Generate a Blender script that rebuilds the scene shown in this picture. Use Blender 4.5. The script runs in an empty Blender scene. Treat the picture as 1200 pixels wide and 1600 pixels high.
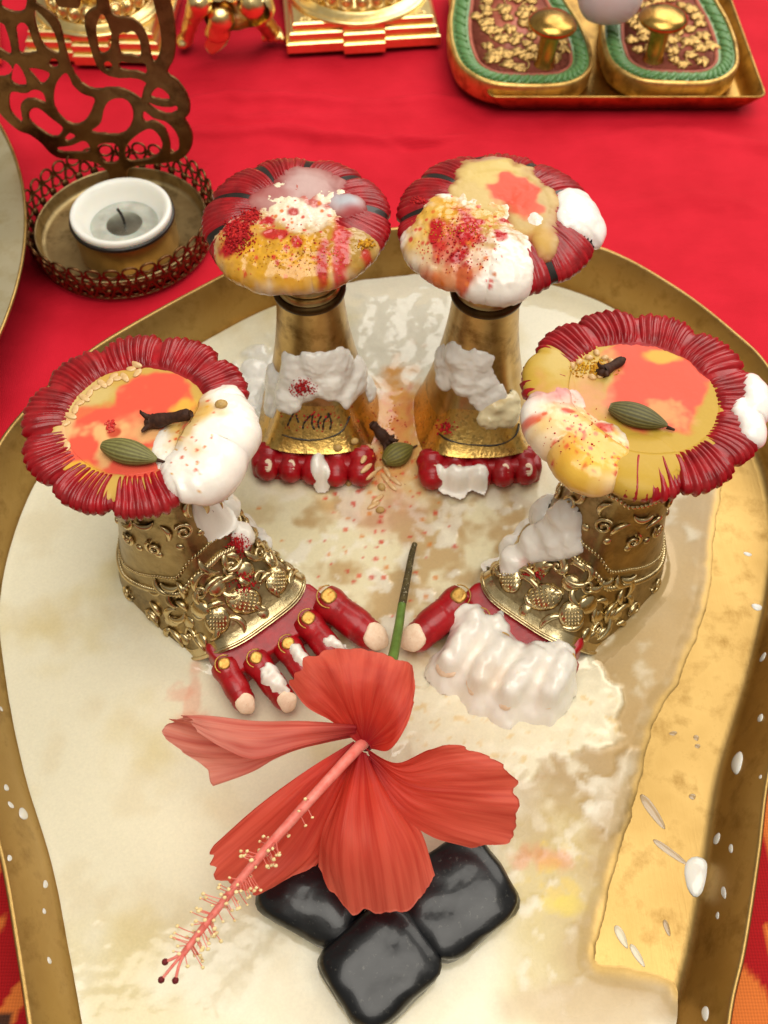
import bpy, math, random
import numpy as np
from mathutils import Vector, Matrix
from mathutils.bvhtree import BVHTree

# ------------------------------------------------------------------ camera, light, exposure (all lengths in cm until mesh())
S = 0.01
scene = bpy.context.scene
CAM_H, PITCH, FOC = 26.0, math.radians(57.0), 1500.0     # height over the cloth, tilt below the horizon, focal length for a 1600 high picture
cam_d = bpy.data.cameras.new("camera"); cam = bpy.data.objects.new("camera", cam_d)
scene.collection.objects.link(cam); scene.camera = cam
cam.location = (0, 0, CAM_H*S); cam.rotation_euler = (math.pi/2 - PITCH, 0, 0)
cam_d.sensor_fit = 'VERTICAL'; cam_d.sensor_height = 32.0; cam_d.lens = 32.0*FOC/1600.0
cam_d.clip_start = 0.01; cam_d.clip_end = 20.0
cam_d.dof.use_dof = True; cam_d.dof.focus_distance = 0.242; cam_d.dof.aperture_fstop = 20.0

world = bpy.data.worlds.new("World"); scene.world = world; world.use_nodes = True
wn = world.node_tree.nodes; wl = world.node_tree.links
wbg = wn["Background"]
wtc = wn.new("ShaderNodeTexCoord"); wsep = wn.new("ShaderNodeSeparateXYZ"); wr = wn.new("ShaderNodeValToRGB")
wl.new(wtc.outputs["Generated"], wsep.inputs[0])
wma = wn.new("ShaderNodeMath"); wma.operation = 'MULTIPLY_ADD'; wma.inputs[1].default_value = .5; wma.inputs[2].default_value = .5
wl.new(wsep.outputs["Z"], wma.inputs[0]); wl.new(wma.outputs[0], wr.inputs[0]); wl.new(wr.outputs[0], wbg.inputs["Color"])
wr.color_ramp.elements[0].position = .45; wr.color_ramp.elements[0].color = (.50, .44, .36, 1)
wr.color_ramp.elements[1].position = .75; wr.color_ramp.elements[1].color = (.82, .75, .62, 1)
wbg.inputs["Strength"].default_value = 0.46

def area(name, loc, target, sx, sy, power, col):
    d = bpy.data.lights.new(name, 'AREA'); d.shape = 'RECTANGLE'; d.size = sx; d.size_y = sy; d.energy = power; d.color = col
    o = bpy.data.objects.new(name, d); scene.collection.objects.link(o); o.location = loc
    o.rotation_euler = (Vector(target)-Vector(loc)).to_track_quat('-Z', 'Y').to_euler(); return o
area("window_light", (.62, 1.05, .90), (0, .22, 0), 1.2, .9, 15.0, (1, .95, .86))
area("ceiling_light", (.12, -.12, 1.45), (0, .2, 0), 1.3, 1.1, 25.0, (1, .95, .86))
vs = scene.view_settings; vs.view_transform = 'Standard'; vs.look = 'None'; vs.exposure = -0.30; vs.gamma = 1.0; vs.use_curve_mapping = False
scene.render.engine = 'CYCLES'; scene.cycles.use_denoising = True; scene.cycles.max_bounces = 8
scene.cycles.sample_clamp_indirect = 6.0; scene.cycles.caustics_reflective = False; scene.cycles.caustics_refractive = False

# ------------------------------------------------------------------ helpers
rng = np.random.default_rng(7); random.seed(7)
def lin(h):
    h = h.lstrip('#'); v = np.array([int(h[i:i+2], 16)/255 for i in (0, 2, 4)])
    return np.where(v <= .04045, v/12.92, ((v+.055)/1.055)**2.4)
def L4(h): return (*[float(x) for x in lin(h)], 1.0)
FW = np.array([0, math.cos(PITCH), -math.sin(PITCH)]); UPV = np.array([0, math.sin(PITCH), math.cos(PITCH)]); RT = np.array([1., 0, 0])
def ray(u, v): return FOC*FW + (u-600)*RT + (800-v)*UPV
def at(u, v, z=0.):                       # the point of the plane at height z that a spot of the photograph shows
    d = ray(u, v); return d*((z-CAM_H)/d[2]) + np.array([0, 0, CAM_H])
def aty(u, v, y):
    d = ray(u, v); return d*(y/d[1]) + np.array([0, 0, CAM_H])
PERM = np.random.default_rng(3).permutation(256); PERM = np.concatenate([PERM]*3)
GR = np.random.default_rng(4).normal(size=(256, 3)); GR /= np.linalg.norm(GR, axis=1)[:, None]
def perlin(p):
    p = np.asarray(p, float); i = np.floor(p).astype(int); f = p-i; w = f*f*f*(f*(f*6-15)+10); i &= 255; r = 0.
    for dx in (0, 1):
        for dy in (0, 1):
            for dz in (0, 1):
                h = PERM[PERM[PERM[(i[..., 0]+dx) & 255]+((i[..., 1]+dy) & 255)]+((i[..., 2]+dz) & 255)]
                g = GR[h]; d = (g[..., 0]*(f[..., 0]-dx)+g[..., 1]*(f[..., 1]-dy)+g[..., 2]*(f[..., 2]-dz))
                r = r + d*(w[..., 0] if dx else 1-w[..., 0])*(w[..., 1] if dy else 1-w[..., 1])*(w[..., 2] if dz else 1-w[..., 2])
    return r*1.6
def fbm(p, o=4, g=.5):
    r = 0.; a = 1.
    for k in range(o): r = r + a*perlin(np.asarray(p)*2**k+k*17.3); a *= g
    return r
def n2(x, y, s, o=3, seed=0.): return fbm(np.stack([x*s+seed*7.7, y*s-seed*3.1, np.full_like(x, seed*1.37+.3)], -1), o)
def sst(a, b, x):
    t = np.clip((x-a)/(b-a), 0, 1); return t*t*(3-2*t)
def mixc(c, col, m): return c*(1-m[..., None]) + np.asarray(col)*m[..., None]

SOLID = {}
class Root:                                # remembers where a thing stands so that later things can be set down on it
    def __init__(s, o, loc, rz, mir=False): s.o = o; s.loc = np.array(loc, float); s.rz = rz; s.mir = mir
    def w(s, V):
        c, n = math.cos(s.rz), math.sin(s.rz); V = np.asarray(V, float)
        return np.stack([V[..., 0]*c-V[..., 1]*n, V[..., 0]*n+V[..., 1]*c, V[..., 2]], -1)+s.loc
    def l(s, P):
        q = np.asarray(P, float)-s.loc; c, n = math.cos(s.rz), math.sin(s.rz)
        V = np.stack([q[..., 0]*c+q[..., 1]*n, -q[..., 0]*n+q[..., 1]*c, q[..., 2]], -1)
        if s.mir: V[..., 1] *= -1
        return V
def tag(o, label=None, cat=None, group=None, kind=None):
    if label: o["label"] = label
    if cat: o["category"] = cat
    if group: o["group"] = group
    if kind: o["kind"] = kind
    return o
def thing(name, loc, label, cat, group=None, rz=0., mir=False):
    o = bpy.data.objects.new(name, None); scene.collection.objects.link(o); o.empty_display_size = .01
    o.location = [float(x)*S for x in loc]; o.rotation_euler = (0, 0, rz); tag(o, label, cat, group)
    return Root(o, loc, rz, mir)
def mesh(name, V, F, col=None, smooth=True, uv=None, thin=None):
    me = bpy.data.meshes.new(name); V = np.asarray(V, float)
    F = np.asarray(F) if not isinstance(F, list) else F
    if isinstance(F, np.ndarray) and F.ndim == 2:
        n, k = F.shape; me.vertices.add(len(V)); me.vertices.foreach_set("co", (V*S).astype(np.float32).ravel())
        me.loops.add(n*k); me.loops.foreach_set("vertex_index", F.astype(np.int32).ravel())
        me.polygons.add(n); me.polygons.foreach_set("loop_start", np.arange(0, n*k, k, dtype=np.int32))
        me.update(calc_edges=True); me.validate()
    else: me.from_pydata((V*S).tolist(), [], [list(map(int, f)) for f in F])
    if len(me.polygons): me.polygons.foreach_set("use_smooth", np.full(len(me.polygons), bool(smooth)))
    if col is not None:
        c = np.ones((len(V), 4), np.float32); c[:, :col.shape[1]] = col
        a = me.attributes.new("Col", 'FLOAT_COLOR', 'POINT'); a.data.foreach_set("color", c.ravel())
    if thin is not None: me.attributes.new("Thin", 'FLOAT', 'POINT').data.foreach_set("value", np.asarray(thin, np.float32).ravel())
    if uv is not None:
        a = me.attributes.new("pv", 'FLOAT_VECTOR', 'POINT'); w = np.zeros((len(V), 3), np.float32); w[:, :2] = uv; a.data.foreach_set("vector", w.ravel())
    return me
def put(name, V, F, mat, root=None, parent=None, col=None, smooth=True, solid=True, uv=None, thin=None, **k):
    V = np.asarray(V, float)
    if root is not None and root.mir:
        V = V*np.array([1, -1, 1]); F = F[:, ::-1] if isinstance(F, np.ndarray) else [f[::-1] for f in F]
    me = mesh(name, V, F, col, smooth, uv, thin)
    for m in (mat if isinstance(mat, (list, tuple)) else [mat]): me.materials.append(m)
    o = bpy.data.objects.new(name, me); scene.collection.objects.link(o)
    if parent is not None: o.parent = parent
    elif root is not None: o.parent = root.o
    if solid:
        W = root.w(V) if root is not None else V
        SOLID[o.name] = (W, F)
    tag(o, k.get('label'), k.get('cat'), k.get('group'), k.get('kind'))
    return o
def copyof(o, parent, loc=(0, 0, 0), rot=(0, 0, 0), sc=1.):
    c = o.copy(); scene.collection.objects.link(c); c.parent = parent
    c.location = [float(x)*S for x in loc]; c.rotation_euler = rot; c.scale = (sc, sc, sc) if np.isscalar(sc) else sc
    return c
_bvh = {}
def bvh(names=None):
    names = tuple(names) if names else tuple(SOLID)
    if names not in _bvh:
        vs, fs, off = [], [], 0
        for n in names:
            V, F = SOLID[n]; vs.append(V); fs += [[int(i)+off for i in f] for f in F]; off += len(V)
        _bvh[names] = BVHTree.FromPolygons(np.concatenate(vs).tolist(), fs)
    return _bvh[names]
def hit(u, v, names=None):
    d = Vector(ray(u, v)).normalized(); r = bvh(names).ray_cast(Vector((0, 0, CAM_H)), d)
    if r[0] is None: p = at(u, v, .6); return p, np.array([0, 0, 1.])
    n = np.array(r[1]); n = n if n @ np.array(d) < 0 else -n
    return np.array(r[0]), n
def down(x, y, names=None, z0=20.):
    r = bvh(names).ray_cast(Vector((x, y, z0)), Vector((0, 0, -1)))
    return (np.array(r[0]), np.array(r[1])) if r[0] is not None else (np.array([x, y, .5]), np.array([0, 0, 1.]))
def join(parts):
    vs, fs, o = [], [], 0
    for V, F in parts:
        vs.append(np.asarray(V, float)); fs += [[int(i)+o for i in f] for f in F]; o += len(V)
    return np.concatenate(vs), fs
def gridF(nu, nv, wu=False, wv=False):
    i = np.arange(nu if wu else nu-1); j = np.arange(nv if wv else nv-1); I, J = np.meshgrid(i, j, indexing='ij')
    a = I*nv+J; b = ((I+1) % nu)*nv+J; c = ((I+1) % nu)*nv+(J+1) % nv; d = I*nv+(J+1) % nv
    return np.stack([a, b, c, d], -1).reshape(-1, 4)
def clean(V, F):                            # drop unused vertices
    F = np.asarray(F); u, inv = np.unique(F, return_inverse=True); return V[u], inv.reshape(F.shape), u
def tube(P, R, n=10, caps=True):
    P = np.asarray(P, float); R = np.broadcast_to(np.asarray(R, float), (len(P),)); T = np.gradient(P, axis=0); T /= np.linalg.norm(T, axis=1)[:, None]+1e-9
    up = np.array([0, 0, 1.]) if abs(T[0][2]) < .9 else np.array([1., 0, 0]); V = []
    for p, t, r in zip(P, T, R):
        a = np.cross(t, up); a /= np.linalg.norm(a)+1e-9; b = np.cross(a, t); up = b
        th = np.arange(n)*2*np.pi/n; V.append(p+r*(np.cos(th)[:, None]*a+np.sin(th)[:, None]*b))
    V = np.concatenate(V); F = gridF(len(P), n, wv=True)[:, ::-1].tolist()
    if caps: F += [list(range(n)), [len(V)-1-i for i in range(n)]]
    return V, F
def lathe(prof, n=64):
    prof = np.asarray(prof, float); th = np.arange(n)*2*np.pi/n
    V = np.stack([prof[:, 0][:, None]*np.cos(th), prof[:, 0][:, None]*np.sin(th), np.repeat(prof[:, 1][:, None], n, 1)], -1).reshape(-1, 3)
    return V, gridF(len(prof), n, wv=True)[:, ::-1]
def crv(P, n, closed=False):                # smooth curve through points
    P = np.asarray(P, float); m = len(P)
    if closed: Q = np.concatenate([P[-1:], P, P[:2]]); t = np.linspace(0, m, n, endpoint=False)
    else: Q = np.concatenate([2*P[:1]-P[1:2], P, 2*P[-1:]-P[-2:-1]]); t = np.linspace(0, m-1-1e-9, n)
    i = t.astype(int); f = (t-i)[:, None]; a, b, c, d = Q[i], Q[i+1], Q[i+2], Q[i+3]
    return .5*(2*b+(c-a)*f+(2*a-5*b+4*c-d)*f**2+(3*b-a-3*c+d)*f**3)
def ball(c, r, n=12, m=8, ax=None):
    th = np.linspace(0, np.pi, m+1)[1:-1]; ph = np.arange(n)*2*np.pi/n
    V = [np.array([0, 0, 1.])]+[np.array([math.sin(t)*math.cos(p), math.sin(t)*math.sin(p), math.cos(t)]) for t in th for p in ph]+[np.array([0, 0, -1.])]
    V = np.array(V)*np.asarray(r); F = [[0, 1+j, 1+(j+1) % n] for j in range(n)]
    for i in range(m-2): F += [[1+i*n+j, 1+(i+1)*n+j, 1+(i+1)*n+(j+1) % n, 1+i*n+(j+1) % n] for j in range(n)]
    e = len(V)-1; F += [[e, 1+(m-2)*n+(j+1) % n, 1+(m-2)*n+j] for j in range(n)]
    if ax is not None: V = V @ frame(ax).T
    return V+np.asarray(c), F
def frame(n, x=None):                       # columns: tangent, bitangent, normal
    n = np.asarray(n, float)/np.linalg.norm(n); x = np.array([1., 0, 0]) if x is None else np.asarray(x, float)
    if abs(x @ n)/np.linalg.norm(x) > .95: x = np.array([0, 1., 0])
    x = x-n*(x @ n); x /= np.linalg.norm(x); return np.stack([x, np.cross(n, x), n], 1)
def surfnet(f, lo, hi, h):                  # skin round everything where f < 0
    lo = np.asarray(lo, float); hi = np.asarray(hi, float); n = np.ceil((hi-lo)/h).astype(int)+1
    ax = [lo[k]+np.arange(n[k])*h for k in range(3)]; P = np.stack(np.meshgrid(*ax, indexing='ij'), -1)
    D = f(P); s = D < 0; sl = lambda o: tuple(slice(o[k], n[k]-1+o[k]) for k in range(3))
    cs = [(i, j, k) for i in (0, 1) for j in (0, 1) for k in (0, 1)]
    cnt = sum(s[sl(o)].astype(int) for o in cs); m = (cnt > 0) & (cnt < 8); idx = -np.ones(m.shape, int); idx[m] = np.arange(m.sum())
    acc = np.zeros((m.sum(), 3)); num = np.zeros(m.sum())
    for a in cs:
        for k in range(3):
            if a[k]: continue
            b = list(a); b[k] = 1; va = D[sl(a)][m]; vb = D[sl(b)][m]; x = (va < 0) != (vb < 0)
            t = np.where(x, va/np.where(x, va-vb, 1), 0); p = np.array(a, float)[None]+t[:, None]*np.eye(3)[k]
            acc += p*x[:, None]; num += x
    V = lo+(np.argwhere(m)+acc/num[:, None])*h; F = []
    for k in range(3):
        u, w = (k+1) % 3, (k+2) % 3; o1 = [0, 0, 0]; o1[k] = 1
        r0 = [slice(1, n[q]-1) for q in range(3)]; r0[k] = slice(0, n[k]-1); r1 = list(r0); r1[k] = slice(1, n[k])
        s0 = s[tuple(r0)]; s1 = s[tuple(r1)]; e = np.argwhere(s0 != s1); sg = s0[s0 != s1]
        for q in range(3):
            if q != k: e[:, q] += 1
        def c(du, dw):
            z = e.copy(); z[:, u] -= du; z[:, w] -= dw; return idx[z[:, 0], z[:, 1], z[:, 2]]
        q = np.stack([c(1, 1), c(0, 1), c(0, 0), c(1, 0)], -1); q[~sg] = q[~sg][:, ::-1]; F.append(q)
    return V, np.concatenate(F)
def smin(a, b, k): 
    h = np.clip(.5+.5*(b-a)/k, 0, 1); return b*(1-h)+a*h-k*h*(1-h)
def caps(P, a, b, ra, rb):
    a = np.asarray(a, float); b = np.asarray(b, float); d = b-a; t = np.clip(((P-a) @ d)/(d @ d), 0, 1)
    return np.linalg.norm(P-a-t[..., None]*d, axis=-1)-(ra+(rb-ra)*t)
def elli(P, c, r):
    r = np.asarray(r, float); q = (P-np.asarray(c))/r; k = np.linalg.norm(q, axis=-1); return (k-1)*r.min()
def rbox(P, c, b, r):
    q = np.abs(P-np.asarray(c))-np.asarray(b)+r; return np.linalg.norm(np.maximum(q, 0), axis=-1)+np.minimum(q.max(-1), 0)-r
def relax(V, F, it=2):                      # soften the net's steps
    F = np.asarray(F); E = np.concatenate([F[:, [i, (i+1) % F.shape[1]]] for i in range(F.shape[1])]); V = V.copy()
    for _ in range(it):
        a = np.zeros_like(V); c = np.zeros(len(V))
        for x, y in ((0, 1), (1, 0)):
            for q in range(3): a[:, q] += np.bincount(E[:, x], V[E[:, y], q], len(V))
            c += np.bincount(E[:, x], minlength=len(V))
        V = .5*V+.5*a/np.maximum(c, 1)[:, None]
    return V

# ------------------------------------------------------------------ materials
class NT:
    def __init__(s, name):
        s.m = bpy.data.materials.new(name); s.m.use_nodes = True; s.t = s.m.node_tree; s.b = s.t.nodes["Principled BSDF"]; s.tc = s.t.nodes.new("ShaderNodeTexCoord")
    def n(s, t, **k):
        x = s.t.nodes.new("ShaderNode"+t)
        for a, v in k.items(): setattr(x, a, v)
        return x
    def k(s, a, b): s.t.links.new(a, b)
    def noise(s, scale, detail=4, rough=.55, stretch=None, vec=None):
        x = s.n("TexNoise"); x.inputs["Scale"].default_value = scale; x.inputs["Detail"].default_value = detail; x.inputs["Roughness"].default_value = rough
        src = vec or s.tc.outputs["Object"]
        if stretch:
            mp = s.n("Mapping"); mp.inputs["Scale"].default_value = stretch; s.k(src, mp.inputs[0]); src = mp.outputs[0]
        s.k(src, x.inputs["Vector"]); return x.outputs["Fac"]
    def ramp(s, fac, stops):
        r = s.n("ValToRGB"); e = r.color_ramp.elements
        while len(e) < len(stops): e.new(.5)
        for q, (p, c) in zip(e, stops): q.position = p; q.color = c if len(c) == 4 else (*c, 1)
        s.k(fac, r.inputs[0]); return r.outputs[0]
    def mix(s, fac, a, b, mode='MIX'):
        x = s.n("Mix"); x.data_type = 'RGBA'; x.blend_type = mode
        for sock, v in ((x.inputs[0], fac), (x.inputs[6], a), (x.inputs[7], b)):
            if hasattr(v, 'node'): s.k(v, sock)
            else: sock.default_value = v
        return x.outputs[2]
    def val(s, fac, a, b):
        x = s.n("MapRange"); x.inputs[3].default_value = a; x.inputs[4].default_value = b; s.k(fac, x.inputs[0]); return x.outputs[0]
    def bump(s, h, strength, dist):
        x = s.n("Bump"); x.inputs["Strength"].default_value = strength; x.inputs["Distance"].default_value = dist; s.k(h, x.inputs["Height"])
        if s.b.inputs["Normal"].is_linked: s.k(s.b.inputs["Normal"].links[0].from_socket, x.inputs["Normal"])
        s.k(x.outputs[0], s.b.inputs["Normal"])
    def set(s, **k):
        for a, v in k.items():
            i = s.b.inputs[a.replace('_', ' ')]
            if hasattr(v, 'node'): s.k(v, i)
            else: i.default_value = v
        return s
def metal(name, c1, c2, rough, scale=300., dirt=None, brush=None, bumpy=.0, rv=.12, dscale=120.):
    t = NT(name); nz = t.noise(scale, 5); col = t.ramp(nz, [(.3, L4(c1)), (.7, L4(c2))])
    if dirt:
        d = t.noise(dscale, 6, .65); col = t.mix(t.ramp(d, [(.50, (0, 0, 0, 1)), (.72, (1, 1, 1, 1))]), col, L4(dirt))
    t.set(Base_Color=col, Metallic=1.0, Roughness=t.val(t.noise(scale*.35, 5), rough-rv, rough+rv))
    if brush: t.bump(t.noise(brush[0], 3, .6, brush[1]), brush[2], .0002)
    if bumpy: t.bump(t.noise(900, 4), bumpy, .0004)
    return t.m
def paint(name, c1, c2, rough, scale=400., chips=None, coat=.3, bumpy=.15, thr=.66, film=None):
    t = NT(name); col = t.ramp(t.noise(scale, 5), [(.3, L4(c1)), (.7, L4(c2))])
    if chips: col = t.mix(t.ramp(t.noise(1500, 6, .7), [(thr, (0, 0, 0, 1)), (thr+.03, (1, 1, 1, 1))]), col, L4(chips))
    if film: col = t.mix(t.ramp(t.noise(170, 5, .6), [(.46, (0, 0, 0, 1)), (.75, (film[1],)*3+(1,))]), col, L4(film[0]))
    t.set(Base_Color=col, Roughness=t.val(t.noise(scale*.7, 4), rough-.1, rough+.12), Coat_Weight=coat, Coat_Roughness=.12, Specular_IOR_Level=.35)
    t.bump(t.noise(700, 4), bumpy, .0003); return t.m
def colmat(name, rough=.4, sss=.0, grain=.12, coat=0., bumpy=.15, bscale=900., arough=False, rad=.004, spec=.5):
    t = NT(name); a = t.n("Attribute"); a.attribute_name = "Col"
    g = t.ramp(t.noise(1400, 4), [(.2, (1-grain,)*3), (.8, (1, 1, 1))]); col = t.mix(1.0, a.outputs["Color"], g, 'MULTIPLY')
    t.set(Base_Color=col, Coat_Weight=coat, Coat_Roughness=.08, Specular_IOR_Level=spec)
    if arough:
        t.set(Roughness=a.outputs["Alpha"]); th = t.n("Attribute"); th.attribute_name = "Thin"; t.set(Metallic=th.outputs["Fac"])
    else: t.set(Roughness=rough)
    if sss: t.set(Subsurface_Weight=sss, Subsurface_Radius=(1., .75, .5), Subsurface_Scale=rad)
    t.bump(t.noise(bscale, 5), bumpy, .0004); return t.m
M = {}
M['tray'] = metal('aged_tray_brass', '#ae8e54', '#c0a064', .42, 60, '#94743f', (90., (14., 1., 1.), .25), .05, .08)
M['patina'] = metal('patinated_brass', '#94805a', '#ae9a70', .32, 250, '#564628', None, .25)
M['foot_brass'] = metal('antique_foot_brass', '#cdb888', '#e0cfa4', .24, 250, '#8a7650', None, .12)
M['column'] = metal('turned_brass', '#b59762', '#cbae76', .32, 200, '#7a5e36', (60., (1., 1., 30.), .35), .05)
M['dark_brass'] = metal('blackened_brass', '#3c2d1a', '#5a4426', .45, 300)
M['gold'] = metal('bright_gilt', '#f2d48c', '#fae3a6', .30, 300, None, None, .10, .06)
M['paduka'] = metal('cast_brass', '#cfa75c', '#e6c47c', .44, 150, '#7d5524', None, .12)
M['knob'] = metal('worn_brass_knob', '#b48a44', '#cda659', .26, 150, '#8a6630', None, .03)
M['holder'] = metal('bronze_sheet', '#745234', '#8a6844', .42, 200, '#4c3520', None, .06)
M['dish'] = metal('dull_dish_brass', '#ad966a', '#c6b080', .42, 150, '#6d5a38', None, .08)
M['plate'] = metal('smooth_plate_brass', '#eee0b8', '#f4e8c6', .40, 80, '#e2d0a0', (120., (1., 18., 1.), .15), .02)
M['red'] = paint('red_enamel', '#8a040e', '#b20a18', .36, 300, '#c9803a', .22, .35, .68, ('#96342e', .3))
M['lotus'] = paint('lotus_red_enamel', '#7c0710', '#ac101c', .32, 250, '#c08a58', .25, .45, .70, ('#a8504c', .22))
M['black_line'] = paint('black_ink', '#15110e', '#241c16', .4, 300)
M['nail'] = paint('nail_paint', '#f0cfae', '#fbe2c6', .5, 900, '#d9a07a', .05, .5, .70)
M['ring'] = metal('toe_ring_gilt', '#b98e48', '#d2a95e', .50, 700, '#8f5a22', None, .35, .1, 900)
M['curd'] = colmat('curd', .24, .15, .04, .25, .28, 420, rad=.002)
M['puddle'] = colmat('coloured_milk', .30, .0, .06, .03, .05, spec=.12)
M['milk'] = colmat('milk_film', .3, .10, .11, .12, .06, 500, True, rad=.003)
M['powder'] = colmat('kumkum_powder', .9, .0, .3, 0., .8, 1500)

# ------------------------------------------------------------------ cloths
def sdpoly(x, y, P):
    P = np.asarray(P, float); d = np.full(x.shape, 1e9); ins = np.zeros(x.shape, bool)
    for a, b in zip(P, np.roll(P, -1, 0)):
        e = b-a; t = np.clip(((x-a[0])*e[0]+(y-a[1])*e[1])/(e @ e+1e-12), 0, 1); d = np.minimum(d, np.hypot(x-a[0]-t*e[0], y-a[1]-t*e[1]))
        c = ((a[1] > y) != (b[1] > y)) & (x < e[0]*(y-a[1])/(e[1] if abs(e[1]) > 1e-9 else 1e-9)+a[0]); ins ^= c
    return np.where(ins, -d, d)
def cloth_mat(name, attr=False, c1='#cc0c24', c2='#de1830'):
    t = NT(name); g = t.noise(35, 4)
    if attr:
        a = t.n("Attribute"); a.attribute_name = "Col"; col = a.outputs["Color"]
    else: col = t.ramp(g, [(.3, L4(c1)), (.7, L4(c2))])
    w1 = t.n("TexWave"); w1.inputs["Scale"].default_value = 420; w1.inputs["Distortion"].default_value = .6; t.k(t.tc.outputs["Object"], w1.inputs[0])
    w2 = t.n("TexWave"); w2.bands_direction = 'Y'; w2.inputs["Scale"].default_value = 420; w2.inputs["Distortion"].default_value = .6; t.k(t.tc.outputs["Object"], w2.inputs[0])
    wv = t.mix(.5, w1.outputs["Color"], w2.outputs["Color"])
    col = t.mix(1., col, t.ramp(wv, [(.1, (.80, .80, .80)), (.9, (1, 1, 1))]), 'MULTIPLY')
    t.set(Base_Color=col, Roughness=.82, Specular_IOR_Level=.25)
    t.bump(wv, .5, .00025); t.bump(t.noise(160, 4, .5, (.6, 1.5, 1)), .35, .0012); return t.m
M['cloth'] = cloth_mat('red_cotton'); M['print'] = cloth_mat('printed_cotton', True)
xs = np.linspace(-70, 70, 300); ys = np.linspace(-30, 95, 300); X, Y = np.meshgrid(xs, ys, indexing='ij')
def crease(px, amp, w):
    P = np.array([at(u, v, 0)[:2] for u, v in px]); yy = np.interp(X, P[:, 0], P[:, 1]); d = Y-yy-.25*n2(X, Y, .5, 2, 3)
    return amp*np.exp(-(d/w)**2)*sst(P[0, 0]-1.5, P[0, 0]+1, X)*(1-sst(P[-1, 0]-1, P[-1, 0]+1.5, X))
xs = np.concatenate([np.linspace(-70, -22, 40), np.linspace(-21.7, 22, 260), np.linspace(22.5, 70, 40)]); ys = np.concatenate([np.linspace(-30, 20, 60), np.linspace(20.3, 50, 240), np.linspace(50.5, 95, 40)])
X, Y = np.meshgrid(xs, ys, indexing='ij')
Z = -.22+.10*n2(X, Y, .10, 3, 1)+.035*n2(X, Y, .5, 2, 2)
Z += crease([(300, 150), (420, 142), (560, 160), (700, 152)], .30, .35)+crease([(290, 205), (450, 200), (600, 215), (720, 212)], .34, .30)+crease([(330, 175), (500, 180), (650, 172)], .18, .5)
Z += crease([(960, 320), (1080, 300), (1200, 330)], .16, .6)+crease([(560, 205), (640, 222), (760, 210)], -.14, .2)+crease([(900, 215), (1050, 205), (1250, 230)], .18, .5)
put('table_cloth', np.stack([X, Y, np.where(Y < 29, np.minimum(Z, .02), np.where(Y < 36.5, np.minimum(Z, .22), np.minimum(Z, .03)))], -1).reshape(-1, 3), gridF(len(xs), len(ys)), M['cloth'], kind='structure', label='bright red cotton cloth spread under everything')
# printed cloth showing at both front corners
xs = np.linspace(-26, 26, 420); ys = np.linspace(-14, 9.5, 200); X, Y = np.meshgrid(xs, ys, indexing='ij')
C = np.tile(lin('#a80a10'), (X.size, 1)).reshape(X.shape+(3,))
def leafm(u, v, ru, rv, a):
    c = at(u, v, .1); s = at(u+1, v, .1)[0]-c[0]; dx = X-c[0]; dy = Y-c[1]; ca, sa = math.cos(a), math.sin(a)
    p = (dx*ca+dy*sa)/(ru*s); q = (-dx*sa+dy*ca)/(rv*s); return 1-sst(.9, 1.02, np.abs(q)+p*p+.03*n2(X, Y, 4., 2, 5))
OR = lin('#d9722f')
for u, v, ru, rv, a in [(14, 1580, 70, 16, 1.2), (-20, 1345, 50, 30, 1.2), (-40, 1480, 60, 25, .9), (1172, 1580, 95, 42, -1.25), (1215, 1300, 120, 26, -1.5), (1230, 1500, 60, 20, -1.2), (-70, 1600, 60, 30, .5), (1280, 1420, 70, 30, -1.)]:
    C = mixc(C, OR, leafm(u, v, ru, rv, a))
C = mixc(C, lin('#4a2a1c'), leafm(-14, 1620, 46, 24, .9))
C = mixc(C, lin('#4a2a1c'), leafm(-90, 1450, 40, 30, .9))
Zp = .055+.03*n2(X, Y, .2, 2, 9)
put('printed_cloth', np.stack([X, Y, Zp], -1).reshape(-1, 3), gridF(len(xs), len(ys)), M['print'], col=C.reshape(-1, 3), kind='structure', label='red cloth printed with orange leaves under the tray front')

# ------------------------------------------------------------------ the leaf-shaped brass tray
RIM = crv([(2., 28.), (-1.5, 27.5), (-4.5, 26.2), (-6.7, 24.6), (-9.6, 22.05), (-11.1, 19.9), (-11.95, 18.), (-12.3, 15.5), (-12.15, 13), (-11.4, 10.5), (-10.4, 8), (-9.2, 5.6), (-8.4, 3.6), (-7.8, 2.), (-6.7, -1), (-4.6, -4), (-2, -5.6), (0, -6), (2, -5.6), (4.6, -4), (6.7, -1), (7.6, 2.05), (8.26, 3.6), (9., 5.6), (9.75, 7.76), (11.1, 10.6), (12.3, 13.5), (13.0, 16), (13.15, 18.5), (12.6, 21.2), (11.8, 22.7), (10.25, 24.75), (8.05, 26.7), (5.2, 27.8)], 240, True)
_t = np.roll(RIM, -1, 0)-np.roll(RIM, 1, 0); _t /= np.linalg.norm(_t, axis=1)[:, None]; RN = np.stack([-_t[:, 1], _t[:, 0]], 1)   # inward
def off(d): return RIM+RN*d
FLOOR_Z = .32
tray = thing('brass_tray', (0, 12, 0), 'large leaf-shaped brass tray with a raised rim, holding the milk and the four feet', 'tray')
o0 = np.array([0, 12., 0])
def rings(pr): return np.concatenate([np.column_stack([off(d), np.full(len(RIM), z)]) for d, z in pr])-o0
n = len(RIM)
V = rings([(.95+k, FLOOR_Z) for k in (0, .6)]); ctr = np.array([[0, 12., FLOOR_Z]])-o0
fl = np.concatenate([V, ctr]); F = gridF(2, n, wv=True)[:, ::-1].tolist()+[[n+i, n+(i+1) % n, 2*n] for i in range(n)]
put('tray_floor', fl, F, M['tray'], tray)
pr = [(.97, FLOOR_Z), (.85, .33), (.74, .40), (.66, .55), (.58, .85), (.40, 1.5), (.16, 2.05), (.10, 2.16)]
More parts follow.
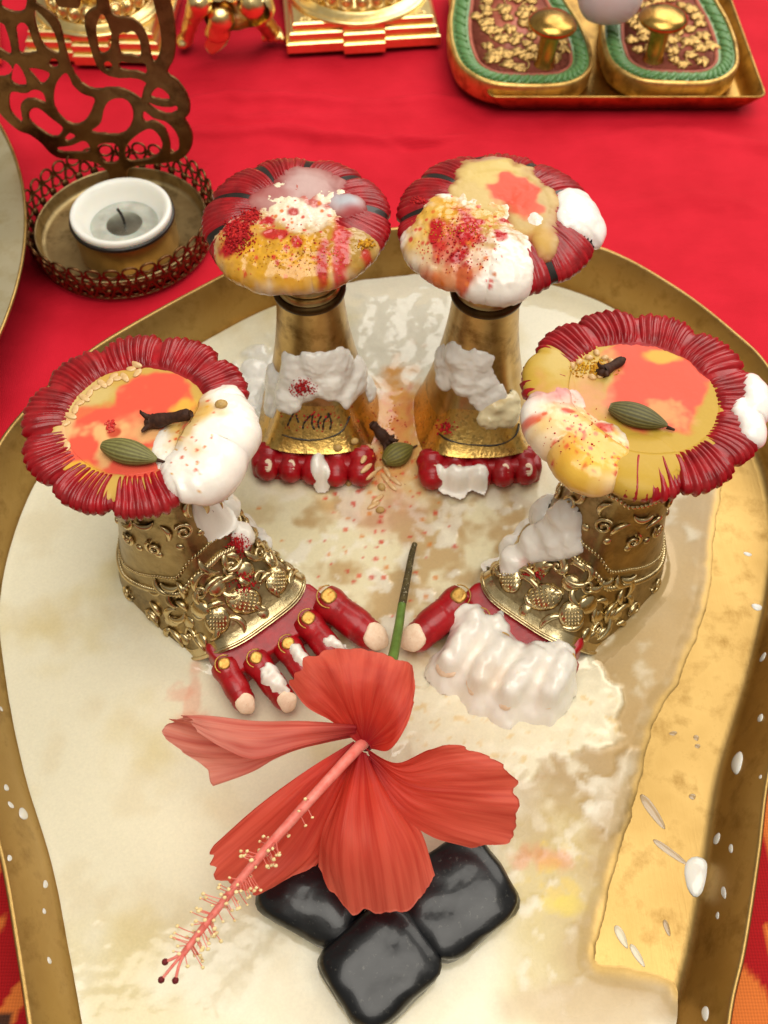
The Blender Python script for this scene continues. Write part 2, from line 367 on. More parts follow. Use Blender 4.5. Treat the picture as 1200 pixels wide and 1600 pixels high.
put('tray_wall', rings(pr)[:, :], gridF(len(pr), n, wv=True)[:, ::-1], M['tray'], tray)
pr = [(.10, 2.16), (.07, 2.21), (.02, 2.22), (-.03, 2.19), (-.03, 2.12), (.03, 2.02), (.28, 1.4), (.48, .8), (.55, .4), (.70, .18), (.95, .1), (1.6, .1)]
put('tray_rim', rings(pr), gridF(len(pr), n, wv=True)[:, ::-1], M['tray'], tray)

# ------------------------------------------------------------------ lotus caps: surface, petals, and anything spread over them
PROF = {'lotus': [(0, -.02), (.3, -.015), (.60, 0), (.64, .012), (.70, .024), (.80, .030), (.90, .024), (.96, .006), (.99, -.028), (.985, -.065), (.92, -.105), (.76, -.19), (.56, -.29), (.36, -.36)],
        'dome': [(0, .10), (.25, .098), (.45, .108), (.52, .12), (.62, .12), (.74, .095), (.86, .05), (.95, -.01), (.988, -.06), (.975, -.115), (.89, -.18), (.7, -.28), (.5, -.38), (.33, -.44)]}
class Cap:
    def __init__(s, kind, R, c, nl, ph): 
        s.kind, s.R, s.c, s.nl, s.ph = kind, R, np.array(c, float), nl, ph; p = crv(np.array(PROF[kind])*R, 400); q = np.concatenate([[0], np.cumsum(np.linalg.norm(np.diff(p, axis=0), axis=1))]); s.p, s.q = p, q; s.L = q[-1]
    def pos(s, rho, phi, ridge=1.):
        r = np.interp(rho, s.q, s.p[:, 0]); z = np.interp(rho, s.q, s.p[:, 1]); e = sst(.58*s.R, .9*s.R, rho); lob = np.abs(np.sin(s.nl/2*(phi-s.ph)))
        k = 1-(.075 if s.kind == 'lotus' else .03)*(1-lob**.45)*e+.012*np.sin(3*phi+s.R)*e
        return np.stack([r*k*np.cos(phi), r*k*np.sin(phi), z-.0*lob], -1)+s.c
    def sheet(s, rho, phi, t):              # offset the surface along its normal by t
        P = s.pos(rho, phi); a = s.pos(rho+.02, phi)-s.pos(np.maximum(rho-.02, 0), phi); b = s.pos(rho, phi+.02)-s.pos(rho, phi-.02)
        nrm = np.cross(a, b); nrm /= np.linalg.norm(nrm, axis=-1)[..., None]+1e-9; nrm = np.where(rho[..., None] < .05, np.array([0, 0, 1.]), nrm); return P+nrm*np.asarray(t)[..., None], nrm
def build_cap(root, cap, matp, gap, lines):
    nl = cap.nl; rho = np.linspace(0, cap.L, 50); phi = np.arange(160)*2*np.pi/160; Rg, Pg = np.meshgrid(rho, phi, indexing='ij')
    V, _ = cap.sheet(Rg, Pg, np.zeros_like(Rg)); base = put('lotus_cap', V.reshape(-1, 3), gridF(50, 160, wv=True), M['black_line'] if lines else M['lotus'], root)
    r0 = (.62 if cap.kind == 'lotus' else .40)*cap.R; per = 2*np.pi/nl
    for k in range(nl):
        a0 = cap.ph+k*per; nu, nv = 64, 26; u = np.linspace(0, 1, nu); v = np.linspace(0, 1, nv); U, W = np.meshgrid(u, v, indexing='ij')
        g = gap*(1+.6*np.sin(k*2.3)); wob = .015*np.sin(9*W+k*2.1)
        ph = a0+g+(per-2*g)*U+wob; rh = r0*.97+(cap.L*.86-r0)*W
        arch = 1-np.abs(2*U-1)**12; pl = 1-np.abs(np.cos(np.pi*(U*8.3+.16*np.sin(W*3+k)+.35*np.sin(U*5+k*2.2)+.12*np.sin(k*5.1))))**5+.30*n2(U*14+k*3, W*1.5, 1., 2, k); pl = np.clip(pl, 0.02, 1.3)
        fade = sst(0, .10, W)*(1-sst(.78, 1., W)); rid = (.068 if cap.kind == 'lotus' else .042)*pl*(.75+.5*np.sin(U*17+k*1.7)**2)
        t = -.03+.06*arch*sst(-.02, .06, W)+fade*rid*arch+.02*n2(U*3+k, W*2, 1., 2, k)*fade
        V, _ = cap.sheet(rh, ph, t); put('petal', V.reshape(-1, 3), gridF(nu, nv)[:, ::-1], matp, root, base)
    return base
def chart_xy(root, x, y):                   # a cap's flattened surface, turned to the axes of the place
    y = -y if root.mir else y; c, n = math.cos(root.rz), math.sin(root.rz); return x*c-y*n, x*n+y*c
def spread(cap, root, name, label, cat, thick, paintf, mat, lo=.0, solid=True, nr=140, na=340, kind=None):
    """curd or coloured milk lying over a cap; thick(x, y) in chart coordinates gives its depth (<0: none)"""
    rho = np.linspace(.0, cap.L*.80, nr); phi = np.linspace(-np.pi, np.pi, na, endpoint=False); Rg, Pg = np.meshgrid(rho, phi, indexing='ij')
    x = Rg*np.cos(Pg); y = Rg*np.sin(Pg); t = thick(*chart_xy(root, x, y)); keep = (t > lo-.02).ravel(); f = gridF(nr, na, wv=True); f = f[keep[f].all(1)]
    V, nn = cap.sheet(Rg, Pg, np.maximum(t, -.02)); W = root.w(V*np.array([1, -1, 1]) if root.mir else V)
    f = f[:, ::-1] if root.mir else f
    x, y = chart_xy(root, x, y)
    col = paintf(x, y, np.maximum(t, 0)); V, f, us = clean(W.reshape(-1, 3), f)
    b = np.array([V[:, 0].mean(), V[:, 1].mean(), V[:, 2].min()])
    o = put(name, V-b, f, mat, None, None, col=col.reshape(-1, col.shape[-1])[us], label=label, cat=cat, solid=False, kind=kind); o.location = [float(q)*S for q in b]
    if solid: SOLID[o.name] = (V, f)
    return o

# ------------------------------------------------------------------ the four feet
class Sleeve:                               # flared body rising from a foot's outline to the ankle
    def __init__(s, a, ab, b, zf, rt, zt, gx, gz, p=4.2, slant=.0, lean=0., gs=1.15): s.__dict__.update(locals())
    def out(s, phi):
        c, n = np.cos(phi), np.sin(phi); f = c > 0; a = np.where(f, s.a, s.ab); p = np.where(f, s.p, 2.2)
        r = 1/((np.abs(c)/a)**p+(np.abs(n)/s.b)**p)**(1/p); x, y = r*c, r*n
        return np.where(f, x*(1+s.slant*y/s.b*np.clip(c, 0, 1)), x), y
    def pos(s, phi, t):
        x, y = s.out(phi); g = 1-(1-t)**(s.gs+(s.gx-s.gs)*np.clip(np.cos(phi), 0, 1)**2); zb = s.zf*sst(.62, .97, x/s.a)
        return np.stack([x*(1-g)+(s.rt*np.cos(phi)+s.lean)*g, y*(1-g)+s.rt*np.sin(phi)*g, zb+(s.zt-zb)*t**s.gz], -1)
    def nrm(s, phi, t):
        a = s.pos(phi+.01, t)-s.pos(phi-.01, t); b = s.pos(phi, np.clip(t+.01, 0, 1))-s.pos(phi, np.clip(t-.01, 0, 1)); n = np.cross(a, b); return n/(np.linalg.norm(n, axis=-1)[..., None]+1e-9)
    def grid(s, t0, t1, nt, n=140, p0=-np.pi, p1=np.pi):
        w = p1-p0 > 6.2; ph = np.linspace(p0, p1, n, endpoint=not w); t = np.linspace(t0, t1, nt); P, T = np.meshgrid(ph, t, indexing='ij')
        return s.pos(P, T).reshape(-1, 3), gridF(n, nt, wu=w), P, T
def toe(root, name, base, tip, r0, r1, nail=True, ring=True, crease=True, up=.12):
    base = np.array(base, float); tip = np.array(tip, float); L = np.linalg.norm(tip-base); k = np.linspace(0, 1, 34)
    P = base+(tip-base)*k[:, None]; P[:, 2] += up*np.sin(np.pi*k)
    R = r0+(r1-r0)*k; R = R+.10*r0*np.exp(-((k-.10)/.10)**2)+.05*r0*np.exp(-((k-.55)/.13)**2)
    if crease:
        for c in (.27, .34, .66, .72): R = R-.045*r0*np.exp(-((k-c)/.015)**2)
    e = r1/L; R = R*np.where(k > 1-e, np.sqrt(np.clip(1-((k-(1-e))/e)**2, .0004, 1)), 1)
    V, F = tube(P, R, 18); o = put(name, V, F, M['red'], root)
    d = (tip-base)/L
    if nail:
        side = np.cross([0, 0, 1.], d); side /= np.linalg.norm(side); u = np.cross(d, side); nn_ = u*.86+d*.5; nn_ /= np.linalg.norm(nn_); c = tip-d*r1*.95+nn_*r1*1.0; fr = np.stack([np.cross(side, nn_), side, nn_], 1)
        th = np.arange(20)*2*np.pi/20; rr = 1+.06*np.sin(3*th+L*9)+.04*np.sin(5*th+r0*50)
        rows = []
        for q, hh in ((1., -.10), (1.03, .03), (.9, .085), (.5, .115), (.02, .12)): 
            bend = -.38*(q*np.cos(th))**2*(np.cos(th) > 0)-.20*(q*np.sin(th))**2
            rows.append(np.stack([q*rr*np.cos(th)*.95*r1, q*rr*np.sin(th)*.82*r1, (hh*1.6+bend*.75)*r1], -1))
        put('toenail', np.concatenate(rows) @ fr.T+c, gridF(5, 20, wv=True), M['nail'], root, o)
    if ring:
        c = base+(tip-base)*.10+np.array([0, 0, r0*1.09+.03]); th = np.arange(18)*2*np.pi/18; rr = .47*r0*(1+.05*np.sin(4*th+L*5))
        V = np.concatenate([np.stack([q*rr*np.cos(th), q*rr*np.sin(th), np.full(18, z)], -1) for q, z in ((1, -.12), (1, .015), (.92, .05), (.6, .045), (.02, .04))])
        fr = frame(np.array([d[0]*.25, d[1]*.25, 1.])); put('toe_ring', V @ fr.T+c, gridF(5, 18, wv=True), M['ring'], root, o)
        a = np.linspace(2.2, 6.6, 16); q = np.stack([np.cos(a)*.68*r0, np.sin(a)*.68*r0, -.05-.02*np.cos(a)], -1) @ frame(np.array([d[0]*.2, d[1]*.2, 1.]), d).T+c
        V, F = tube(q, .022, 6); put('toe_line', V, F, M['ring'], root, o)
    return o
def scroll(s, phi, t, r, turns, sgn, w, a0=0.):
    p = s.pos(np.array(phi), np.array(t)); nn = s.nrm(np.array(phi), np.array(t)); fr = frame(nn); k = np.linspace(0, 1, 30); th = a0+sgn*turns*2*np.pi*k
    q = r*(1-.82*k); P = np.stack([q*np.cos(th), q*np.sin(th), .03+.05*k], -1) @ fr.T+p; return tube(P, w*(1-.35*k), 7)
def boss(s, phi, t, r, hgt=.5, mesh_=False, el=1., a=0.):
    p = s.pos(np.array(phi), np.array(t)); nn = s.nrm(np.array(phi), np.array(t)); fr = frame(nn)
    V, F = ball((0, 0, 0), (r*el, r, r*hgt), 16, 8); c, n_ = math.cos(a), math.sin(a); V = V @ np.array([[c, -n_, 0], [n_, c, 0], [0, 0, 1]]).T
    out = [(V @ fr.T+p, F)]
    if mesh_:
        for i in range(-3, 4):
            for j in range(-3, 4):
                if (i*i)/(3.4*el)**2*el*el+j*j/3.4**2 < .8:
                    x, y = i*r*el*.24, j*r*.24; z = r*hgt*math.sqrt(max(0, 1-(x/(r*el))**2-(y/r)**2)); b, f = ball((x*c-y*n_, x*n_+y*c, z), r*.11, 6, 4); out.append((b @ fr.T+p, f))
    return join(out)
def arcleaf(s, phi, t, L, w, a, bend):      # a raised curling leaf
    p = s.pos(np.array(phi), np.array(t)); nn = s.nrm(np.array(phi), np.array(t)); fr = frame(nn); k = np.linspace(0, 1, 16); th = a+bend*k
    P = np.cumsum(np.stack([np.cos(th), np.sin(th)], -1), 0)*L/16; P = np.column_stack([P-P[8], .03+.05*np.sin(np.pi*k)]); V, F = tube(P, w*np.sin(np.pi*np.clip(k*.93+.05, 0, 1))**.7, 8); V = V*np.array([1, 1, .8])
    return V @ fr.T+p, F
def rope(s, phis, t, r, n):
    ph = np.linspace(phis[0], phis[1], n); tt = np.full(n, t) if np.isscalar(t) else np.interp(ph, *t); P = s.pos(ph, tt); N = s.nrm(ph, tt); out = []
    for i in range(n-1):
        T = P[i+1]-P[i]; fr = frame(N[i], T+.9*np.cross(N[i], T)); V, F = ball((0, 0, 0), (r*1.35, r*.62, r*.8), 8, 6); out.append((V @ fr.T+P[i]+N[i]*r*.25, F))
    return join(out)

# --- front pair: embossed sleeves, scalloped lotus caps
ANG_A = math.atan2(-.70, .715); OA = np.array([-5.95, 14.75, FLOOR_Z])
FA = thing('lotus_foot_statue', OA, 'front left brass foot under a scalloped red lotus cap, its red toes bare', 'statue', 'brass feet with lotus caps', ANG_A)
FB = thing('lotus_foot_statue', (6.42, 14.95, FLOOR_Z), 'front right brass foot under a scalloped red lotus cap, its toes buried in curd', 'statue', 'brass feet with lotus caps', math.atan2(-.73, -.685), True)
dots = [(515, 935), (483, 968), (452, 1008), (402, 1030), (352, 1040)]; tips = [(600, 1010), (545, 1055), (500, 1085), (456, 1108), (390, 1112)]
TA = [(FA.l(at(*d, 1.55)), FA.l(at(*t, .95))) for d, t in zip(dots, tips)]
SLF = Sleeve(3.82, 2.2, 2.16, 1.26, 1.22, 6.4, 2.3, 1.18, 3.9, .05, 0., 1.5)
CAPS = {}
def front_foot(root, cap, seed):
    rs = random.Random(seed); s = SLF
    V, F, _, _ = s.grid(0, 1, 40, 180); sl = put('sleeve', V, F, M['patina'], root)
    V, F, _, _ = s.grid(.0, .06, 4, 60, -.70, .70); V = V+s.nrm(*np.meshgrid(np.linspace(-.70, .70, 60), np.linspace(0, .06, 4), indexing='ij')).reshape(-1, 3)*.018; put('plain_band', V, F, M['foot_brass'], root, sl)
    # plain edge above the toes
    ph = np.linspace(-.72, .72, 60); b = s.pos(ph, np.full(60, .012))+s.nrm(ph, np.full(60, .03))*.02; V, F = tube(b, .055, 8); put('sleeve_edge', V, F, M['foot_brass'], root, sl)
    for nm, a, t, r, n_ in (('rope_band', (-np.pi, np.pi), ([-3.2, -1.9, -1.0, 0, 1.0, 1.9, 3.2], [.22, .20, .33, .40, .33, .20, .22]), .105, 150), ('bead_band', (-np.pi, np.pi), ([-3.2, -1.9, -1.0, 0, 1., 1.9, 3.2], [.31, .29, .42, .485, .42, .29, .31]), .06, 130), ('rope_band', (-np.pi, np.pi), .80, .08, 70)):
        V, F = rope(s, a, t, r, n_); put(nm, V, F, M['foot_brass'], root, sl)
    for ph, t, r, hx, el, a in ((-.05, .15, .40, True, 1.35, .7), (.30, .13, .36, True, 1.2, -.5), (-.34, .14, .36, True, 1.2, 2.2), (.15, .26, .27, False, 1., 0), (-.22, .27, .27, False, 1., 0), (.44, .20, .26, False, 1.2, .4), (-.46, .22, .30, False, 1.2, .9), (.02, .06, .17, False, 1.3, 0), (.52, .09, .22, False, 1., 0), (-.52, .09, .24, False, 1., 0), (-.62, .2, .2, False, 1.4, 1.), (.62, .21, .2, False, 1.4, 1.), (.70, .10, .18, False, 1.2, 0), (-.72, .10, .18, False, 1.2, 0), (-.85, .17, .2, False, 1.5, .6), (.85, .17, .2, False, 1.5, 2.4)):
        V, F = boss(s, ph, t, r*1.02, .42, hx, el, a); put('embossed_flower', V, F, M['foot_brass'], root, sl)
    for ph, t, r, tu, sg, a in ((.20, .19, .30, 1.1, 1, .3), (-.14, .20, .30, 1.1, -1, 2.), (.40, .27, .25, 1.2, -1, 1.), (-.40, .30, .26, 1.2, 1, 4.), (.0, .31, .24, 1.3, 1, 2.), (-.62, .14, .28, 1.2, 1, .5), (.60, .14, .28, 1.2, -1, 2.5), (0.35, .62, .30, 1.5, 1, 0), (-.35, .62, .30, 1.5, -1, 3.), (.95, .60, .28, 1.5, -1, 1.), (-.95, .60, .28, 1.5, 1, 2.), (1.55, .58, .28, 1.5, 1, 2.), (-1.55, .58, .28, 1.5, -1, 1.), (-1.2, .1, .3, 1.2, 1, 0), (1.2, .1, .3, 1.2, -1, 0), (-1.75, .1, .3, 1.2, -1, 0), (1.75, .1, .3, 1.2, 1, 0)):
        V, F = scroll(s, ph, t, r*.85, tu, sg, .06, a); put('embossed_scroll', V, F, M['foot_brass'], root, sl)
    for k in range(48):
        ph = -1.15+2.3*k/47+rs.uniform(-.03, .03); t = (.10, .20, .29, .36)[k % 4]+rs.uniform(-.02, .02); V, F = arcleaf(s, ph, t, rs.uniform(.5, .95), .105, rs.uniform(0, 6.3), rs.choice([-2.2, 2.2, 1.6])); put('embossed_leaf', V, F, M['foot_brass'], root, sl)
    for k in range(12):
        ph = -2.2+4.4*k/11; V, F = arcleaf(s, ph, .68+.04*(k % 2), .75, .09, rs.uniform(0, 6.3), 2.); put('embossed_leaf', V, F, M['foot_brass'], root, sl)
        V, F = boss(s, ph+.12, .56, .12, .6); put('embossed_flower', V, F, M['foot_brass'], root, sl)
    # red forefoot
    f = lambda P: np.maximum(np.maximum(rbox(P-np.stack([.17*P[..., 1], 0*P[..., 1], 0*P[..., 1]], -1), (3.78, 0.02, .30), (.66, 1.78, .92), .28), (P[..., 2]-1.24+.22*(P[..., 0]-3.0-.17*P[..., 1]))*.95), -(P[..., 2]-.02))
    V, F = surfnet(f, (-.4, -2.4, -.1), (5, 2.6, 1.9), .07); put('forefoot', relax(V, F, 3), F, M['red'], root)
    rr = [(.50, .44), (.42, .35), (.39, .33), (.38, .32), (.37, .32)]
    for (b, t), (r0, r1) in zip(TA, rr):
        d = (t-b)/np.linalg.norm(t-b); b2 = b.copy(); b2[2] = .80; b2 = b2-d*.25*np.array([1, 1, 0]); t2 = t.copy(); t2[2] = .52
        toe(root, 'toe', b2, t2-d*r1*.2, r0, r1)
    nk, F = lathe([(.0, 6.95), (1.0, 6.95), (1.2, 6.85), (1.28, 6.6), (1.42, 6.5), (1.42, 6.35), (1.30, 6.28), (1.2, 6.2)], 48); put('neck', nk, F[:, ::-1], M['foot_brass'], root)
    build_cap(root, cap, M['lotus'], .012, False)
def mkcap(key, root, kind, R, u, v, z, nl, ph):
    c = root.l(at(u, v, z)); c[2] = z-FLOOR_Z; CAPS[key] = Cap(kind, R, c, nl, ph); CAPS[key].root = root; CAPS[key].zw = z; return CAPS[key]
front_foot(FA, mkcap('A', FA, 'lotus', 2.78, 215, 654, 7.55, 10, .35), 1)
front_foot(FB, mkcap('B', FB, 'lotus', 2.97, 1003, 620, 7.55, 11, .2), 2)

# --- rear pair: plain turned ankles, domed lotus caps
FC = thing('lotus_foot_statue', (-2.2, 20.9, FLOOR_Z), 'rear left brass foot with plain ankle under a domed red lotus cap', 'statue', 'brass feet with lotus caps', -math.pi/2-.04)
FD = thing('lotus_foot_statue', (3.02, 20.75, FLOOR_Z), 'rear right brass foot with plain ankle under a domed red lotus cap', 'statue', 'brass feet with lotus caps', -math.pi/2+.03)
M['panel'] = metal('bright_worn_brass', '#c9a052', '#e2bd70', .30, 500, '#6f5526', None, .5, .1, 500)
SLR = Sleeve(2.75, 1.9, 2.12, 1.12, 1.0, 5.5, 2.5, 1.15, 3.2, .0, 0., 1.55)
def rear_foot(root, cap, strokes):
    s = SLR; V, F, _, _ = s.grid(.30, 1, 40, 120); put('ankle', V, F, M['column'], root)
    V, F, _, _ = s.grid(0, .305, 24, 140); pn = put('instep_panel', V, F, M['panel'], root)
    for st in strokes:
        q = crv(st, 18); ph, t = q[:, 0], q[:, 1]; P = s.pos(ph, t)+s.nrm(ph, t)*.012; V, F = tube(P, .030*(1+.3*np.sin(np.arange(18))), 6); put('inked_line', V, F, M['black_line'], root, pn)
    nk, F = lathe([(.0, 6.9), (.9, 6.9), (.90, 6.7), (.88, 6.45), (.93, 6.42), (.93, 6.36), (.88, 6.33), (.88, 6.15), (.93, 6.12), (.93, 6.06), (.89, 6.03), (.90, 5.80), (.96, 5.74)], 64); put('neck', nk, F[:, ::-1], M['column'], root)
    nk, F = lathe([(.96, 5.76), (1.06, 5.72), (1.09, 5.62), (1.07, 5.52), (.97, 5.47)], 64); put('neck_ring', nk, F[:, ::-1], M['dark_brass'], root)
    f = lambda P: np.maximum(rbox(P, (2.55, 0, .05), (.52, 1.98, .85), .25), -(P[..., 2]+.05))
    V, F = surfnet(f, (1.6, -2.4, -.2), (3.8, 2.4, 1.6), .07); put('forefoot', relax(V, F, 3), F, M['red'], root)
    for k, (y, r) in enumerate(zip((1.55, .78, .05, -.68, -1.42), (.47, .43, .43, .43, .42))):
        y = y if root is FC else -y
        o = toe(root, 'toe', (2.4, y, .62), (3.50-.05*abs(k-1), y*1.02, .40), r, r*.9, False, False, True, .05)
        c = np.array([3.06, y+.05, .60+r*.66]); th = np.arange(14)*2*np.pi/14; fr = frame((.55, 0, 1.))
        V = np.concatenate([np.stack([q*.19*np.cos(th)*(1+.25*(np.cos(th) > 0)), q*.13*np.sin(th), np.full(14, z)], -1) for q, z in ((1, -.1), (1, .03), (.7, .045), (.02, .05))]) @ fr.T+c
        if (k+(root is FC)) % 5 not in (2,): put('toenail', V, gridF(4, 14, wv=True), M['nail'], root, o)
    build_cap(root, cap, M['lotus'], .040, True)
sC = [[(.62, .24), (.50, .17), (.36, .12), (0, .085), (-.40, .10)], [(.28, .26), (.30, .20), (.26, .15)], [(.30, .24), (.20, .21), (.16, .15)], [(.16, .24), (.10, .2), (.11, .16)], [(.02, .25), (.0, .19), (.04, .15)], [(-.02, .24), (-.12, .19), (-.13, .15)], [(-.30, .26), (-.34, .2), (-.36, .16)], [(-.26, .24), (-.2, .19)]]
sD = [[(.62, .2), (.45, .11), (.2, .075), (-.1, .08), (-.45, .10), (-.6, .14)], [(.55, .30), (.42, .27), (.40, .22), (.50, .20), (.58, .24), (.55, .30)], [(.36, .31), (.32, .25), (.34, .19)], [(.30, .26), (.22, .27), (.18, .22), (.20, .17)], [(.36, .27), (.30, .30), (.22, .27)], [(.66, .27), (.58, .31), (.5, .33)]]
rear_foot(FC, mkcap('C', FC, 'dome', 2.70, 462, 337, 7.6, 9, .25), sC)
rear_foot(FD, mkcap('D', FD, 'dome', 2.92, 778, 338, 7.6, 9, .5), sD)
# ------------------------------------------------------------------ milk lying in the tray
h = .075; xs = np.arange(-12.2, 13, h); ys = np.arange(-5, 28, h); X, Y = np.meshgrid(xs, ys, indexing='ij')
sd = sdpoly(X, Y, off(.70)[::2])
def bl(u, v, ru, rv, nz=.0, s=1., seed=0., X=X, Y=Y, z=.5, a=0.):      # distance from a spot, 1 on its outline
    c = at(u, v, z); kx = abs(at(u+1, v, z)[0]-c[0]); ky = abs(at(u, v+1, z)[1]-c[1]); dx = (X-c[0])/(ru*kx); dy = (Y-c[1])/(rv*ky)
    d = np.hypot(dx, dy); return d+(nz*n2(X, Y, s, 4, seed) if nz else 0)
def spot(u, v, ru, rv, soft=.3, nz=.3, s=1., seed=0.):
    c = at(u, v, .5); kx = abs(at(u+1, v, .5)[0]-c[0])*ru*2.2; ky = abs(at(u, v+1, .5)[1]-c[1])*rv*2.2; m = np.zeros(X.shape)
    i0, i1 = np.searchsorted(xs, [c[0]-kx, c[0]+kx]); j0, j1 = np.searchsorted(ys, [c[1]-ky, c[1]+ky])
    if i1 > i0 and j1 > j0: m[i0:i1, j0:j1] = 1-sst(1-soft, 1+soft, bl(u, v, ru, rv, nz, s, seed, X[i0:i1, j0:j1], Y[i0:i1, j0:j1]))
    return m
N1 = n2(X, Y, .35, 4, 11); N2 = n2(X, Y, 1.1, 4, 12); N3 = n2(X, Y, 3.2, 4, 13)
C = np.tile(lin('#eee5c8'), (X.size, 1)).reshape(X.shape+(3,))
C = mixc(C, lin('#dcc888'), sst(-.1, .9, N1)*.6); Zm = .40+.012*N1; A = np.full(X.shape, .08)
for u, v, r1, r2, sd_ in [(75, 970, 70, 30, 1), (215, 965, 40, 30, 2), (150, 1105, 20, 18, 3), (205, 1130, 16, 22, 4), (80, 1180, 14, 40, 5), (205, 1235, 32, 28, 6), (350, 1260, 40, 30, 7), (240, 1420, 70, 40, 8), (450, 1475, 24, 50, 9), (120, 1390, 36, 40, 10), (210, 870, 50, 24, 11), (330, 1440, 60, 40, 12), (520, 1560, 160, 50, 13), (70, 820, 50, 30, 14), (400, 490, 60, 30, 15), (330, 505, 40, 20, 16)]:
    C = mixc(C, lin('#c9a863'), spot(u, v, r1, r2, .7, .8, 1.5, sd_)*.16)
for u, v, r1, r2 in [(300, 1090, 10, 55), (310, 1120, 26, 12), (285, 1080, 30, 10)]: C = mixc(C, lin('#e8a487'), spot(u, v, r1, r2, .5, .9, 1.6, u)*.5)
# behind and between the columns: thick wet curd
m = np.maximum(spot(635, 500, 90, 130, .35, .25, 1.), spot(600, 430, 170, 40, .4, .2, 1.)); C = mixc(C, lin('#f3ecd8'), m*.9); Zm += m*(.04+.035*N2); A = A*(1-m)+.10*m
# middle: tan film with curd in it
m = spot(610, 860, 260, 150, .3, .25, .8, 3); C = mixc(C, lin('#eadfb8'), m*.9); A = A*(1-m)+.16*m
m2 = m2c = m*sst(-.05, .5, n2(X, Y, .7, 4, 21)+.25*spot(690, 880, 130, 120, .6)); C = mixc(C, lin('#c9a266'), m2*.75)
m3 = m*sst(.15, .5, n2(X, Y, 1.3, 4, 22)); C = mixc(C, lin('#f4ecd6'), m3*.8); Zm += m3*.02
C = mixc(C, lin('#dd962e'), spot(622, 650, 52, 75, .6, .6, 1.6, 4)*.9); C = mixc(C, lin('#d86a45'), spot(612, 690, 34, 60, .5, .9, 2.2, 5)*.6); C = mixc(C, lin('#e2b060'), spot(640, 720, 60, 50, .6, .7, 1.6, 8)*.6)
C = mixc(C, lin('#dba58a'), spot(600, 800, 70, 30, .6, .6, 1., 6)*.5)
# right of the front foot: thin brown film with white flecks
m = np.maximum.reduce([spot(1010, 930, 120, 170, .2, .2, .8, 7), spot(990, 1090, 70, 120, .25, .2, .8, 8), spot(920, 1230, 110, 150, .35, .3, .7, 9), spot(1060, 820, 90, 90, .3, .2, 1.)])
C = mixc(C, lin('#b0905a'), m*.9); A = A*(1-m)+.34*m
fl_ = m*sst(.10, .75, n2(X, Y, 1.0, 5, 23)); C = mixc(C, lin('#e6dabd'), fl_*.85); Zm += fl_*.012
m = spot(890, 1430, 120, 170, .4, .3, .6, 10)*.85; C = mixc(C, lin('#cdb672'), m); A = A*(1-m)+.34*m; fl_ = m*sst(.2, .7, n2(X, Y, 1.6, 5, 24)); C = mixc(C, lin('#efe6d0'), fl_*.8); Zm += fl_*.02
m = spot(860, 1360, 60, 60, .5, .6, 1.4, 12)*sst(0., .5, n2(X, Y, 2., 4, 25)); C = mixc(C, lin('#e2c14a'), m*.7); C = mixc(C, lin('#dd7a3a'), spot(850, 1340, 40, 16, .5, .8, 2., 2)*.5); C = mixc(C, lin('#e3c945'), spot(885, 1412, 24, 16, .4, .5, 2., 6)*.9)
m = spot(930, 1570, 140, 40, .3, .3, 1., 5); C = mixc(C, lin('#cdb389'), m*.8)
# curd round the toes of the right front foot
m = np.maximum.reduce([spot(760, 1125, 150, 70, .12, .35, 1.2, 14), spot(880, 1095, 100, 80, .10, .3, 1.2, 15), spot(720, 1150, 90, 40, .15, .4, 1.2, 16)])
C = mixc(C, lin('#efe5c6'), m*.95); Zm += m*(.07+.025*N2+.012*N3); A = A*(1-m)+.32*m
C = mixc(C, lin('#e2b85c'), m*sst(.35, .6, n2(X, Y, 3., 3, 26))*.5)
for u, v in [(960, 1240), (1000, 1190), (985, 1290), (950, 1270)]:
    m = spot(u, v, 34, 26, .3, .9, 2., u); C = mixc(C, lin('#efe7d2'), m*.85); Zm += m*.05
m = spot(400, 600, 34, 60, .3, .4, 1.5, 33); C = mixc(C, lin('#f4efe2'), m); Zm += m*.18
for k in range(150):                       # kumkum specks fallen in the middle
    u = rng.normal(600, 75); v = rng.normal(770, 85); r = rng.uniform(1.5, 4.5)**1.; c = at(u, v, .5)
    i0, j0 = int((c[0]+12.2)/h), int((c[1]+5)/h); sl = (slice(max(i0-6, 0), i0+7), slice(max(j0-6, 0), j0+7))
    d = np.hypot(X[sl]-c[0], Y[sl]-c[1])/(r/45); C[sl] = mixc(C[sl], lin(random.choice(['#d93a2c', '#e0502e', '#cf2a22', '#e08a3a'])), (1-sst(.6, 1.2, d))*.8)
bx = crv([(1150, 640), (1128, 760), (1118, 830), (1112, 900), (1100, 965), (1072, 1030), (1062, 1062), (1040, 1095), (1018, 1140), (1002, 1210), (985, 1280), (962, 1350), (945, 1420), (930, 1490), (945, 1506), (990, 1512), (1045, 1530), (1075, 1560), (1200, 1590), (1400, 1500), (1400, 700)], 160)
bare = sdpoly(X, Y, np.array([at(u, v, .42)[:2] for u, v in bx]))+.055*n2(X, Y, 1.6, 3, 31)
edge = np.minimum(bare, -sd)
TH_ = np.zeros(X.shape)+0.
TH_ = np.maximum(TH_, (1-sst(.02, .32, bare+.06*N2))*1.); C = mixc(C, lin('#b3925a'), (1-sst(0., 1.6, bare+.5*N2))*.8); C = mixc(C, lin('#b8985c'), 1-sst(0., .3, bare)); A = np.maximum(A, (1-sst(0., 2., bare))*.36)
mf = np.maximum.reduce([spot(1010, 930, 120, 170, .3, .2, .8, 7), spot(990, 1090, 70, 120, .3, .2, .8, 8)])*(1-sst(.0, .6, n2(X, Y, 1.0, 5, 23)))*.15; TH_ = np.maximum(TH_, mf); TH_ = np.maximum(TH_, m2c*.15)
ok = (bare > -.16) & (sd < .13)
